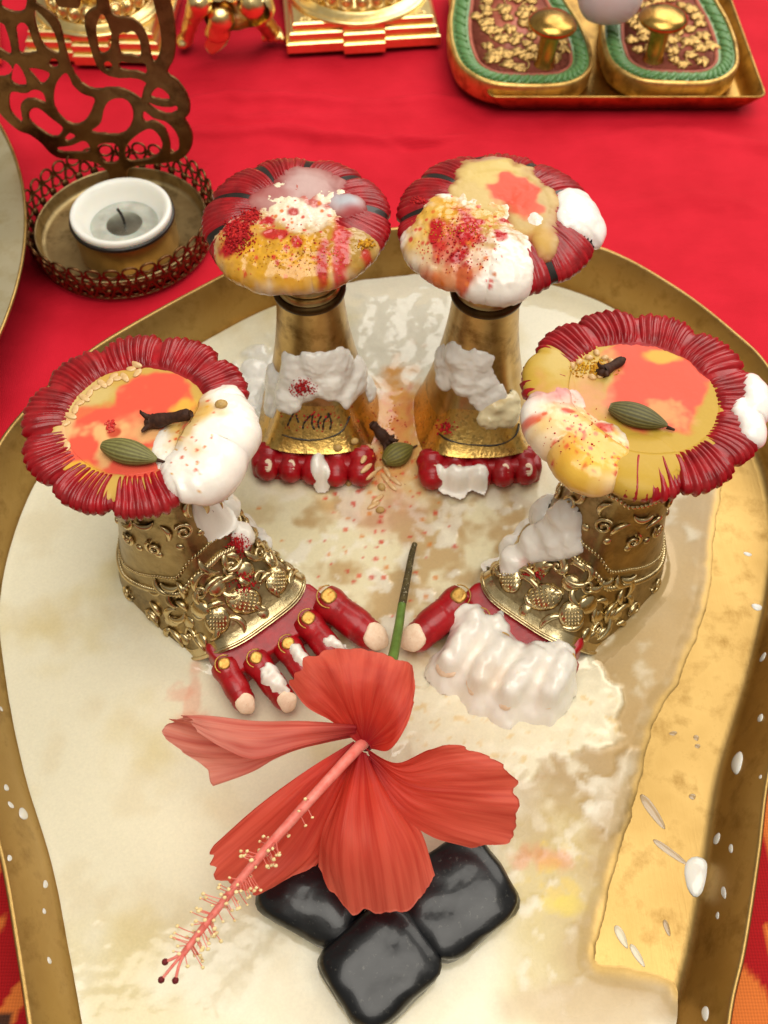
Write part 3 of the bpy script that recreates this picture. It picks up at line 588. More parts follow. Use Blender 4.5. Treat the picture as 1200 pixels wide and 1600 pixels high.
rim_ = 1-sst(0., .13, bare); Zm = np.where(bare < .45, FLOOR_Z+.01+(Zm-FLOOR_Z-.01)*np.clip(bare/.45, 0, 1)**1.5-np.where(bare < 0, .5*-bare, 0)-.0, Zm); C = mixc(C, lin('#b08f58'), rim_*.4)
Zm = Zm+.004*N3*sst(.2, .1, A)+np.where(sd > -.35, .05*sst(-.35, .05, sd), 0)
for rt_, sv in ((FA, SLF), (FB, SLF), (FC, SLR), (FD, SLR)):           # milk climbs a little where it touches the feet
    ox, oy = sv.out(np.linspace(-np.pi, np.pi, 48, endpoint=False)); oy = -oy if rt_.mir else oy; pw = rt_.w(np.stack([ox, oy, 0*ox], -1))[:, :2]
    d = sdpoly(X, Y, pw); Zm = Zm+.11*np.exp(-np.clip(d, 0, 9)/.13); A = np.where(d < .35, np.minimum(A, .14), A)
ff = gridF(len(xs), len(ys)); okv = ok.ravel(); ff = ff[okv[ff].all(1)]
V, F, us = clean(np.stack([X, Y, Zm], -1).reshape(-1, 3), ff)
put('milk_pool', V, F, M['milk'], col=np.concatenate([C.reshape(-1, 3), A.reshape(-1, 1)], 1)[us], thin=np.clip(TH_, 0, 1).ravel()[us], kind='stuff', label='cream milk and thin curd pooled over the tray floor')


# ------------------------------------------------------------------ what lies on the caps
for k, (u, v, z) in {'A': (215, 654, 7.55), 'B': (1003, 620, 7.55), 'C': (462, 337, 7.6), 'D': (778, 338, 7.6)}.items(): CAPS[k].cw = at(u, v, z)
def cbl(K, x, y, u, v, ru, rv, nz=0., s=1., seed=0.):
    c = CAPS[K]; z = c.zw+.25; o = at(u, v, z); kx = abs(at(u+1, v, z)[0]-o[0]); ky = abs(at(u, v+1, z)[1]-o[1]); o = o-c.cw
    return np.hypot((x-o[0])/(ru*kx), (y-o[1])/(rv*ky))+(nz*n2(x, y, s, 4, seed) if nz else 0)
def cspots(K, x, y, col, lst):
    for i, (u, v, ru, rv, hexc, soft, nz, s, st) in enumerate(lst):
        d = cbl(K, x, y, u, v, ru, rv); w = d < 2.4
        if not w.any(): continue
        d = d[w]+nz*n2(x[w], y[w], s, 3, i+u*.01); col[w] = mixc(col[w], lin(hexc), (1-sst(1-soft, 1+soft, d))*st)
    return col
def domes(K, lst, base=-.05, nz=.12, s=1.2, rough=.0, lumpy=1.):     # (u, v, ru, rv, depth)
    def f(x, y):
        t = np.full(x.shape, base)
        for i, (u, v, ru, rv, T) in enumerate(lst):
            d = cbl(K, x, y, u, v, ru, rv, nz, s, i*3.1+u*.013); q = np.clip(1-d*d, -1, 1); e = np.where(q > 0, T*np.abs(q)**.5, base*np.minimum(1, -q*3)); t = np.where((t > 0) & (e > 0), -smin(-t, -e, .12), np.maximum(t, e))
        return t+np.where(t > .02, lumpy*((rough+.006)*n2(x, y, 5., 3, 5)+.02*n2(x, y, 1.6, 3, 8)+.014*np.abs(n2(x, y, 3., 3, 2))), 0)
    return f
def fcol(hexc): return lambda x, y, t: np.tile(lin(hexc), (x.size, 1)).reshape(x.shape+(3,))
def thin_edge(x, y, t, c): return mixc(c, lin('#8c2024'), (1-sst(.03, .15, t))*.75)   # red enamel seen through the thin edge
def painter(K, base, lst, extra=None):
    def f(x, y, t):
        c = fcol(base)(x, y, t); c = cspots(K, x, y, c, lst)
        if extra: c = extra(x, y, t, c)
        return c
    return f
def specks(K, n, u0, v0, su, sv, r, hexs, seed):
    q = np.random.default_rng(seed); return [(q.normal(u0, su), q.normal(v0, sv), *(q.uniform(*r)*np.array([1, .85])), hexs[int(q.integers(len(hexs)))], .35, .35, 2.5, .9) for _ in range(n)]
YEL, OCH, COR, RED, WHT = '#d8a020', '#ad7a12', '#e05c48', '#b80c18', '#f9f2e6'
# left front cap
pudA = [(150, 690, 62, 50, COR, .12, .35, 1., 1), (240, 625, 66, 56, COR, .10, .3, 1., 1), (200, 655, 60, 40, COR, .15, .4, 1.2, 1), (200, 715, 60, 26, COR, .15, .4, 1.2, 1), (130, 645, 30, 26, COR, .2, .5, 1.2, .8),
        (180, 668, 60, 12, '#e8b478', .5, .9, 1.8, .9), (160, 690, 14, 30, '#e8b478', .5, .9, 1.8, .9), (205, 660, 30, 22, '#e6a872', .6, .8, 1.8, .6), (120, 730, 30, 16, '#d9b040', .4, .6, 1.6, .9), (280, 650, 22, 40, '#e0bb4c', .4, .6, 1.5, .8), (174, 668, 10, 8, RED, .4, .4, 2, .8), (95, 650, 16, 60, '#d6c184', .4, .5, 1.5, .7), (140, 605, 60, 16, '#cfb777', .4, .5, 1.5, .8)]
spread(CAPS['A'], FA, 'coloured_puddle', 'coral and yellow puddle filling the left front lotus cap', 'puddle', domes('A', [(205, 668, 128, 108, .075)], -.05, .05, 1., lumpy=.12), painter('A', '#c8a252', pudA), M['puddle'])
cuA = [(292, 655, 46, 40, '#e3b23c', .5, .7, 1.2, .85), (300, 640, 40, 20, '#dca63a', .6, .7, 1.4, .6)]+specks('A', 60, 290, 680, 32, 32, (1.2, 3), ['#e0a030', '#d9772e', '#d9562e'], 3)+[(292, 668, 7, 5, '#e07858', .4, .4, 2, .9)]
spread(CAPS['A'], FA, 'curd_blob', 'thick white curd spilling over the right edge of the left front cap', 'curd', domes('A', [(340, 690, 66, 84, .55), (310, 725, 60, 48, .42), (350, 640, 46, 42, .40), (285, 690, 50, 50, .22)], -.06, .14), painter('A', WHT, cuA), M['curd'])
# right front cap
pudB = [(1040, 570, 80, 46, COR, .10, .35, 1., 1), (1010, 620, 62, 44, COR, .15, .4, 1.2, 1), (980, 545, 46, 22, COR, .15, .4, 1.2, 1), (1060, 620, 36, 40, COR, .2, .4, 1.2, 1), (1035, 545, 24, 10, '#d5b24a', .4, .6, 1.5, .9), (1050, 640, 30, 20, '#dcab6c', .5, .9, 2., .7), (900, 560, 60, 30, '#cdb36c', .4, .5, 1.4, .8), (900, 620, 60, 30, '#d99a72', .5, .7, 1.4, .8)]
spread(CAPS['B'], FB, 'coloured_puddle', 'coral and mustard puddle filling the right front lotus cap', 'puddle', domes('B', [(995, 628, 138, 108, .075), (855, 590, 44, 56, .13), (850, 560, 40, 30, .12), (960, 745, 70, 40, .11), (1010, 720, 60, 50, .11)], -.05, .08, 1., lumpy=.12), painter('B', '#c29e40', pudB), M['puddle'])
cuB = [(925, 705, 66, 60, '#e8ae22', .6, .5, 1.4, .95), (900, 735, 60, 30, '#ecc04a', .6, .4, 1., .7), (885, 655, 40, 30, '#e3c070', .6, .6, 1.2, .7), (880, 700, 24, 16, '#d9a030', .6, .6, 1.4, .6), (835, 655, 14, 9, '#dd5a40', .4, .5, 2, .9), (945, 665, 16, 10, '#d23a38', .4, .5, 2, .9), (885, 645, 12, 6, '#d84a40', .4, .5, 2, .9), (900, 610, 60, 20, '#d98a7a', .6, .6, 1.4, .7), (850, 605, 30, 20, '#b84a50', .5, .5, 1.4, .7)]+specks('B', 70, 910, 685, 45, 34, (1.2, 4.), ['#d9562e', '#dd6a30', '#d23a38'], 4)
spread(CAPS['B'], FB, 'curd_blob', 'yellow-stained curd sagging over the near left edge of the right front cap', 'curd', domes('B', [(880, 690, 86, 66, .32), (905, 735, 62, 42, .34), (835, 660, 44, 52, .26), (945, 690, 44, 46, .2), (870, 620, 54, 28, .14)], -.06, .14), painter('B', WHT, cuB), M['curd'])
spread(CAPS['B'], FB, 'curd_blob', 'small white curd patch on the far right edge of the right front cap', 'curd', domes('B', [(1192, 615, 30, 44, .28), (1185, 665, 26, 28, .26), (1170, 640, 16, 30, .16)], -.06, .16), painter('B', '#f6f1ea', []), M['curd'])
# rear cap beside the tealight
spread(CAPS['C'], FC, 'milk_film', 'thin pinkish milk film at the back of the rear left cap', 'milk', domes('C', [(480, 300, 62, 34, .16), (543, 328, 30, 20, .15), (430, 315, 40, 24, .15)], -.05, .22, lumpy=.12), painter('C', '#b98c86', [(470, 300, 40, 20, '#cdb0ac', .6, .5, 1.2, .8), (545, 322, 24, 14, '#b9c3cc', .6, .4, 1., .8), (420, 300, 40, 20, '#a04040', .6, .5, 1.2, .6), (560, 350, 30, 20, '#9a3a3e', .5, .4, 1., .9)], thin_edge), M['puddle'])
cC = [(430, 390, 90, 45, OCH, .6, .7, 1.6, .9), (480, 380, 90, 30, '#c48c1c', .6, .9, 2.6, .85), (520, 400, 60, 36, '#b98212', .6, .9, 2.6, .8), (370, 400, 40, 40, '#d89a1c', .6, .8, 2.2, .8), (440, 415, 90, 30, '#e0a626', .6, .8, 2.2, .8), (465, 425, 22, 22, '#d99a20', .5, .6, 1.6, .9), (570, 380, 40, 30, '#b08a3c', .6, .5, 1.4, .9), (470, 310, 70, 28, '#efe2c4', .4, .5, 1.6, .95), (480, 340, 36, 26, '#efe4d0', .5, .6, 1.4, .9),
      (470, 296, 28, 10, RED, .4, .6, 2., .8), (478, 312, 16, 9, RED, .4, .5, 2., .8), (490, 325, 12, 7, RED, .4, .5, 2., .8), (513, 328, 9, 5, RED, .4, .5, 2., .8), (400, 310, 24, 14, '#b8343a', .5, .6, 1.6, .7), (372, 368, 22, 26, RED, .3, .6, 2., 1), (392, 338, 14, 12, RED, .3, .6, 2., 1), (420, 350, 11, 8, RED, .35, .6, 2., 1), (432, 378, 18, 8, RED, .35, .6, 2., .95), (465, 388, 9, 8, RED, .35, .6, 2., .95), (505, 405, 10, 24, RED, .3, .5, 2., .95), (532, 392, 14, 36, '#c4262c', .3, .5, 1.8, .95), (575, 393, 14, 9, RED, .4, .5, 2., .9), (458, 338, 9, 6, RED, .4, .5, 2., .9), (540, 372, 10, 6, RED, .4, .5, 2., .9)]+specks('C', 90, 450, 380, 60, 34, (1., 3.5), ['#cf3a24', '#c92a24', '#d9702a'], 5)
def pale_lip(K, v0, v1): return lambda x, y, t, c: mixc(c, lin('#f3e6dc'), sst(v0, v1, -y)*.9)
spread(CAPS['C'], FC, 'curd_cover', 'turmeric and kumkum dusted curd over the near half of the rear left cap', 'curd', domes('C', [(440, 395, 122, 62, .17), (400, 425, 74, 34, .22), (480, 400, 124, 50, .17), (470, 325, 74, 50, .15), (375, 385, 46, 46, .15), (560, 390, 50, 30, .16), (500, 430, 60, 26, .2)], -.06, .12, 1.4, .02), painter('C', '#efdcc0', cC, pale_lip('C', 2.75, 3.25)), M['curd'])
# rear right cap
spread(CAPS['D'], FD, 'milk_film', 'pale yellow milk film with a coral patch on the rear right cap', 'milk', domes('D', [(775, 290, 66, 48, .17), (835, 335, 40, 52, .165), (745, 315, 50, 36, .16), (850, 385, 22, 26, .14)], -.05, .26, lumpy=.12), painter('D', '#d2b678', [(770, 275, 50, 26, '#d8bd74', .6, .5, 1.2, .9), (845, 350, 30, 40, '#c5a878', .6, .5, 1.4, .9), (802, 308, 40, 26, COR, .15, .35, 1.4, 1), (822, 335, 26, 14, COR, .3, .5, 1.4, .9), (840, 380, 20, 26, '#c69a4a', .6, .6, 1.6, .8), (760, 250, 30, 10, '#b88a84', .5, .5, 1.4, .7)], thin_edge), M['puddle'])
cD = [(720, 350, 66, 30, '#d29620', .6, .9, 2.4, .9), (690, 340, 44, 22, '#dca022', .6, .9, 2.4, .9), (740, 365, 66, 24, '#bd8618', .6, .9, 2.4, .85), (660, 370, 26, 40, '#e3b64e', .6, .6, 1.4, .7), (700, 410, 40, 26, '#dc9a4a', .7, .8, 1.6, .7), (765, 350, 30, 20, '#d9b25a', .6, .6, 1.5, .7),
      (682, 375, 11, 24, RED, .3, .6, 2., 1), (700, 390, 22, 20, '#c9302c', .5, .8, 2., .8), (728, 375, 16, 20, RED, .3, .6, 2., 1), (735, 360, 14, 10, RED, .3, .6, 2., 1), (722, 340, 14, 10, RED, .35, .6, 2., .9), (788, 352, 14, 7, RED, .3, .5, 2., 1), (780, 385, 11, 9, RED, .3, .5, 2., 1), (718, 405, 15, 8, RED, .3, .5, 2., 1), (727, 428, 12, 14, RED, .3, .5, 2., .95), (650, 420, 20, 18, '#cf4a34', .5, .6, 1.6, .85), (675, 430, 16, 10, '#d2602e', .5, .7, 1.8, .8), (745, 388, 10, 8, RED, .35, .5, 2., .9), (690, 425, 50, 12, '#dd7a3a', .6, .8, 1.8, .6)]+specks('D', 110, 715, 385, 42, 28, (1., 3.5), ['#cf3a24', '#c92a24', '#d9702a'], 6)
spread(CAPS['D'], FD, 'curd_cover', 'red-spattered curd heaped on the near left half of the rear right cap', 'curd', domes('D', [(715, 375, 86, 58, .22), (670, 400, 60, 48, .18), (788, 425, 48, 50, .34), (765, 395, 66, 50, .28), (735, 330, 74, 30, .16), (640, 390, 36, 42, .18), (836, 352, 18, 16, .2), (760, 440, 50, 36, .28)], -.06, .12, 1.3, .02), painter('D', '#f4ebdf', cD), M['curd'])
spread(CAPS['D'], FD, 'curd_blob', 'white curd lump on the right edge of the rear right cap', 'curd', domes('D', [(905, 325, 36, 30, .26), (918, 345, 36, 22, .24), (944, 348, 16, 22, .22), (890, 345, 22, 16, .18)], -.06, .16), painter('D', '#f6f1ea', []), M['curd'])

# ------------------------------------------------------------------ free curd lumps and powder on the feet
SOLID['pool_level'] = (np.array([[-11, 0, .42], [12, 0, .42], [12, 26, .42], [-11, 26, .42]]), np.array([[0, 1, 2, 3]]))
CAPN = [k for k in SOLID if k.split('.')[0] in ('petal', 'lotus_cap', 'curd_cover', 'curd_blob', 'coloured_puddle', 'milk_film')]
CURDABLE = ['pool_level']+[k for k in SOLID if k.split('.')[0] in ('sleeve', 'forefoot', 'toe', 'ankle', 'instep_panel', 'embossed_flower')]
_unused = [k for k in SOLID if k not in ('table_cloth', 'printed_cloth', 'milk_pool')]
def blur(Z, it):
    for _ in range(it):
        Q = np.pad(Z, 1, mode='edge'); Z = (Q[:-2, 1:-1]+Q[2:, 1:-1]+Q[1:-1, :-2]+Q[1:-1, 2:]+4*Z)/8
    return Z
def lump(name, label, cat, pts, lift=.15, mat='curd', col='#f9f2e6', k=.28, nz=.06, ns=1.6, h=.055, spk=None, flat=1., rel=2, fat=.62, grow=1.3, bl_=10, on=None, gr=1.):
    on = on or CURDABLE
    """a soft mass draped over whatever lies below it; pts give where it lies and how wide each lobe is"""
    C_ = np.array([hit(p[0], p[1], on)[0] for p in pts]); R_ = np.array([p[2] for p in pts])*grow; lo = (C_[:, :2]-R_[:, None]).min(0)-.2; hi = (C_[:, :2]+R_[:, None]).max(0)+.2
    gx = np.arange(lo[0], hi[0], h); gy = np.arange(lo[1], hi[1], h); X_, Y_ = np.meshgrid(gx, gy, indexing='ij'); t = bvh(on); zt = C_[:, 2].max()+.9
    B = np.array([[(lambda r: r[0][2] if r[0] is not None else .4)(t.ray_cast(Vector((x, y, zt)), Vector((0, 0, -1)))) for y in gy] for x in gx]); B0 = B.copy(); B = np.maximum(blur(B, bl_), blur(B, 2)*.5+blur(B, bl_)*.5)
    T = None
    for c, r in zip(C_, R_):
        d = np.hypot(X_-c[0], Y_-c[1])/r; e = r*(1-d); T = e if T is None else -smin(-T, -e, .30)
    T = T+nz*1.4*n2(X_+C_[0, 0], Y_, ns, 4, 3); Tz = fat*np.sqrt(np.clip(T, 0, None)*.55)*np.clip(T/.05, 0, 1)**.3+nz*.6*n2(X_, Y_, ns*1.7, 3, 7)*sst(0, .25, T)+(.05*np.abs(n2(X_, Y_, 2.6, 3, 9))+.02*n2(X_, Y_, 6.5, 2, 4))*sst(0, .12, T)*gr
    Z = np.where(T > 0, np.maximum(B, B0-.02)+Tz, np.minimum(B, B0)-.06); keep = (T > -h*1.6).ravel(); f = gridF(len(gx), len(gy)); f = f[keep[f].all(1)]
    Z = np.maximum(Z, C_[:, 2].min()-.45)
    V, f, us = clean(np.stack([X_, Y_, Z], -1).reshape(-1, 3), f); V = relax(V, f, rel)
    c = np.tile(lin(col), (len(V), 1))
    if spk:
        for (u, v, r, hx, st) in spk:
            q, _ = hit(u, v, on); d = np.linalg.norm((V-q)*np.array([1, 1, .4]), axis=1)/r+.5*fbm(V*2.5, 3); c = mixc(c, lin(hx), (1-sst(.6, 1.2, d))*st)
    b = np.array([C_[:, 0].mean(), C_[:, 1].mean(), V[:, 2].min()])
    o = put(name, V-b, f, M[mat], col=c, label=label, cat=cat, solid=False); o.location = [float(x)*S for x in b]; return o
def coat(root, s, label, pts, T=.30, col='#f9f2e6', spk=None, nz=.16, ns=1.3, ph=(-np.pi, np.pi), tr=(0., 1.), grow=1.35):
    """curd clinging to a foot's sleeve"""
    n1, n2_ = 330, 150; P_, T_ = np.meshgrid(np.linspace(*ph, n1), np.linspace(*tr, n2_), indexing='ij'); Q = s.pos(P_, T_); Nn = s.nrm(P_, T_)
    if root.mir: Q = Q*np.array([1, -1, 1]); Nn = Nn*np.array([1, -1, 1])
    c_, n_ = math.cos(root.rz), math.sin(root.rz); W = root.w(Q); Nn = np.stack([Nn[..., 0]*c_-Nn[..., 1]*n_, Nn[..., 0]*n_+Nn[..., 1]*c_, Nn[..., 2]], -1); own = [k for k in CURDABLE if k.split('.')[0] in ('sleeve', 'ankle', 'instep_panel')]
    e = None
    for u, v, r in pts:
        c = hit(u, v, own)[0]; d = r*grow-np.linalg.norm(W-c, axis=-1); e = d if e is None else -smin(-e, -d, .25)
    e = e+nz*fbm(W*ns, 4); t = np.where(e > 0, T*np.sqrt(np.clip(e/.42, 0, 1.6))+(.04*fbm(W*2.2, 3)+.022*np.abs(fbm(W*3.2, 3))+.012*fbm(W*7, 2))*sst(0, .3, e), -.05); keep = (e > -.06).ravel(); f = gridF(n1, n2_); f = f[keep[f].all(1)]
    V, f, us = clean((W+Nn*t[..., None]).reshape(-1, 3), f); V = relax(V, f, 2); c = np.tile(lin(col), (len(V), 1))
    for (u, v, r, hx, st) in (spk or []):
        q, _ = hit(u, v, own); d = np.linalg.norm(V-q, axis=1)/r+.5*fbm(V*2.5, 3); c = mixc(c, lin(hx), (1-sst(.6, 1.2, d))*st)
    b = np.array([V[:, 0].mean(), V[:, 1].mean(), V[:, 2].min()]); f = f[:, ::-1] if root.mir else f
    o = put('curd_lump', V-b, f, M['curd'], col=c, label=label, cat='curd', solid=False); o.location = [float(x)*S for x in b]; SOLID[o.name] = (V, f); CAPN.append(o.name)
coat(FA, SLF, 'white curd running down the ankle of the left front foot', [(372, 775, .42), (398, 790, .44), (395, 815, .42), (405, 835, .34), (360, 790, .36), (380, 840, .3), (415, 850, .2)], spk=[(372, 850, .3, '#cf2a2a', .8)])
coat(FB, SLF, 'glossy curd draped over the inner ankle of the right front foot', [(790, 845, .40), (815, 820, .42), (850, 800, .44), (880, 810, .42), (870, 845, .44), (835, 850, .44), (800, 875, .40), (765, 880, .34), (840, 785, .36), (890, 840, .3), (750, 895, .25)], T=.38, spk=[(820, 880, .3, '#e8b0a0', .6), (790, 890, .25, '#e8c0a8', .6)])
lump('curd_lump', 'lumpy white curd burying the small toes of the right front foot', 'curd', [(735, 965, .34), (720, 1000, .38), (690, 1030, .30), (755, 1000, .42), (790, 1020, .44), (835, 1035, .44), (870, 1045, .42), (740, 1045, .42), (720, 1065, .28), (780, 1060, .44), (760, 1090, .28), (820, 1075, .44), (860, 1085, .38), (795, 1100, .30), (840, 1105, .32), (885, 1065, .30), (775, 975, .25), (880, 1020, .25), (765, 1035, .45), (805, 1050, .45), (845, 1060, .45), (715, 1030, .4), (750, 1070, .4), (790, 1085, .4), (830, 1095, .4), (700, 1050, .3), (865, 1070, .4)], .22, nz=.08, ns=2.2, bl_=90, rel=2, gr=1.2, fat=.8, spk=[(808, 1060, .12, '#e0983c', .9), (850, 1050, .1, '#e6b070', .7), (760, 1060, .5, '#f0dfc8', .5)])
coat(FC, SLR, 'arched curd patch across the instep of the rear left foot', [(428, 600, .44), (455, 582, .46), (490, 574, .48), (530, 574, .48), (560, 586, .46), (578, 608, .36), (425, 628, .40), (445, 618, .44), (480, 600, .46), (515, 598, .46), (545, 610, .42)], T=.22, col='#f7f1e6', spk=[(473, 607, .26, '#c42028', 1.), (505, 605, .1, '#d09a38', .8)])
coat(FD, SLR, 'curd patch on the left of the rear right foot instep', [(692, 568, .42), (715, 562, .46), (740, 575, .46), (755, 600, .44), (768, 622, .40), (690, 590, .34), (728, 596, .44)], T=.20, col='#f6f0e5', spk=[(700, 570, .06, '#d04030', .9)])
coat(FD, SLR, 'yellowish curd patch low on the rear right foot under the right cap', [(775, 635, .32), (795, 645, .32), (765, 655, .25), (800, 625, .25)], col='#efe0b4', spk=[(775, 625, .3, '#e0b04a', .6)])
lump('curd_lump', 'curd crumbs on the middle toes of the rear right foot', 'curd', [(690, 742, .20), (705, 738, .24), (722, 742, .24), (738, 738, .18), (750, 744, .2), (715, 750, .2)], .3, nz=.10, ns=3., spk=[(685, 745, .06, '#e07a40', .9)], h=.05)
lump('curd_lump', 'curd smear on a toe of the rear left foot', 'curd', [(497, 722, .18), (500, 738, .18), (503, 748, .15)], .25, nz=.02, h=.045)
lump('curd_lump', 'curd smear on the fourth toe of the left front foot', 'curd', [(420, 1040, .14), (428, 1052, .16), (436, 1066, .14), (415, 1062, .10), (440, 1075, .1)], .2, nz=.08, ns=5., h=.04)
lump('curd_lump', 'curd smear on the middle toe of the left front foot', 'curd', [(462, 1015, .14), (470, 1024, .14), (480, 1034, .12)], .2, nz=.06, ns=5., h=.04)
lump('curd_lump', 'curd smear on the second toe of the left front foot', 'curd', [(522, 1003, .12), (532, 1008, .12), (515, 1000, .08)], .2, nz=.06, ns=5., h=.04)
lump('curd_lump', 'white curd mound between the left front cap and the rear left foot', 'curd', [(398, 580, .42), (402, 610, .45), (415, 590, .35), (395, 640, .3)], .2, col='#f9f4ea')
lump('curd_lump', 'small curd blob under the left front cap against the ankle', 'curd', [(330, 790, .34), (345, 800, .28), (320, 800, .24)], .2)
def crumbs(label, cat, u, v, ru, rv, n_, r, cols, on, seed=1, sq=.7):
    """loose powder grains lying on what is below them"""
    q = np.random.default_rng(seed); out = []; cc = []
    for _ in range(n_):
        k = q.normal(size=2)*.5; k = k/max(1, np.hypot(*k)/1.1); p, nn = hit(u+k[0]*ru, v+k[1]*rv, on); rr = q.uniform(*r)*(1.15-.5*np.hypot(*k))
        V, F = ball((0, 0, 0), rr*q.uniform(.7, 1.3, 3), 6, 4); out.append((V @ frame(nn).T+p+nn*rr*sq*q.uniform(0, 1), F)); cc.append(np.tile(lin(cols[int(q.integers(len(cols)))]), (len(V), 1)))
    V, F = join(out); b = np.array([V[:, 0].mean(), V[:, 1].mean(), V[:, 2].min()]); o = put('powder', V-b, F, M['powder'], col=np.concatenate(cc), label=label, cat=cat, solid=False, kind='stuff'); o.location = [float(x)*S for x in b]
RDS = ['#b80c16', '#c8161c', '#d4231f', '#a80810']; YLS = ['#d99a12', '#c98a10', '#e0ac2a', '#b87c14']
crumbs('crumbly red kumkum on the left front foot ankle', 'powder', 370, 853, 20, 18, 240, (.015, .04), RDS, CAPN+CURDABLE, 1)
crumbs('round red kumkum spot on the rear left instep curd', 'powder', 474, 606, 20, 15, 220, (.015, .04), RDS, CAPN+CURDABLE, 2)
crumbs('red kumkum rubbed into the flower relief of the left front foot', 'powder', 382, 910, 22, 18, 120, (.02, .05), RDS, CURDABLE, 3)
crumbs('red kumkum dab on the rope band of the right front foot', 'powder', 830, 898, 18, 10, 80, (.02, .05), RDS, CURDABLE, 4)
crumbs('loose red kumkum heap on the rear left cap', 'powder', 372, 368, 26, 28, 420, (.018, .05), RDS, CAPN, 5, 1.6)
crumbs('small red kumkum heap beside the big one on the rear left cap', 'powder', 392, 338, 16, 14, 180, (.018, .045), RDS, CAPN, 15, 1.4)
crumbs('tiny red kumkum pinch on the left rim of the rear right cap', 'powder', 655, 314, 14, 6, 60, (.02, .05), RDS, CAPN, 6)
crumbs('yellow turmeric crumb on the right of the rear left cap', 'powder', 573, 382, 16, 8, 90, (.03, .055), YLS, CAPN, 7)
crumbs('tiny kumkum crumbs in the middle of the left front cap', 'powder', 174, 667, 9, 9, 40, (.03, .06), ['#d8302c', '#e0584a'], CAPN, 8)
crumbs('red kumkum spots on the rear right instep', 'powder', 697, 668, 16, 14, 60, (.02, .055), RDS, CURDABLE, 9)
crumbs('yellow turmeric grains on the left of the right front cap', 'powder', 930, 576, 36, 16, 220, (.02, .05), YLS, CAPN, 10)
crumbs('turmeric dust spread over the rear left cap', 'powder', 460, 395, 110, 40, 260, (.010, .026), YLS, CAPN, 11)
crumbs('kumkum dust sprinkled over the rear left cap', 'powder', 460, 385, 100, 50, 80, (.010, .028), RDS, CAPN, 12)
crumbs('turmeric dust spread over the rear right cap', 'powder', 715, 360, 70, 34, 180, (.010, .026), YLS, CAPN, 13)
crumbs('kumkum grains spattered over the rear right cap', 'powder', 715, 385, 60, 46, 220, (.010, .034), RDS, CAPN, 14)
crumbs('kumkum dust speckled over the right front curd', 'powder', 900, 690, 80, 60, 60, (.010, .026), RDS+['#d9702a'], CAPN, 16)
crumbs('kumkum dust speckled over the rear left instep', 'powder', 500, 655, 80, 26, 90, (.012, .04), RDS, CURDABLE, 17)
crumbs('kumkum dust fallen on the milk between the feet', 'powder', 600, 690, 60, 70, 140, (.012, .04), RDS+['#d9702a', '#d99a12'], CURDABLE, 18)

# ------------------------------------------------------------------ spices
_bvh.clear(); ALLN = [k for k in SOLID if k not in ('table_cloth', 'printed_cloth', 'milk_pool')]; TRAYN = ['tray_floor', 'tray_wall', 'tray_rim']
M['clove'] = paint('dry_clove', '#2a150d', '#4a2a18', .7, 900, '#7a4a2a', .0, .9, .72)
M['cardamom'] = None
def card_mat():
    t = NT('dry_cardamom_husk'); a = t.n("Attribute"); a.attribute_name = "Col"; t.set(Base_Color=t.mix(1., a.outputs["Color"], t.ramp(t.noise(900, 5), [(.25, (.72, .70, .62)), (.75, (1, 1, 1))]), 'MULTIPLY'), Roughness=.6); t.bump(t.noise(1200, 4), .35, .0003); return t.m
M['cardamom'] = card_mat()
def clove(label, tail, head, r, lift=.7):
    a, na = hit(*tail, ALLN); b, nb = hit(*head, ALLN); a = a+na*r*lift; b = b+nb*r*lift; d = b-a; L = np.linalg.norm(d); d /= L
    rt = thing('clove', (a+b)/2-np.array([0, 0, r]), label, 'clove', 'dried cloves among the curd'); o = rt.loc
    k = np.linspace(0, 1, 22); P = a+(b-a)*k[:, None]-o; R = r*(.72+.35*k+.10*np.sin(9*k+r*40))*np.where(k < .06, .7, 1); V, F = tube(P, R, 12); V = V+.05*r*fbm(V*9, 2)[:, None]*np.array([1, 1, 1.]); st = put('stem', V, F, M['clove'], rt)
    fr = frame(d)
    for q in range(4):
        th = q*np.pi/2+.5; e = fr[:, 0]*math.cos(th)+fr[:, 1]*math.sin(th); s0 = b-o+e*r*.6
        V, F = tube(np.array([s0-d*r*.3, s0+d*r*.5+e*r*.5, s0+d*r*.9+e*r*1.3, s0+d*r*.8+e*r*1.7]), [r*.5, r*.42, r*.25, r*.06], 8); put('sepal', V, F, M['clove'], rt)
    V, F = ball(b-o+d*r*.5, r*.85, 12, 8); put('bud', V, F, M['clove'], rt); return rt
clove('dark dry clove lying on the left front cap', (303, 652), (240, 664), .17)
clove('clove stuck upright-leaning between the two rear feet', (571, 661), (603, 694), .20, 1.2)
clove('broken clove with kumkum on the right front cap', (974, 565), (942, 584), .14)
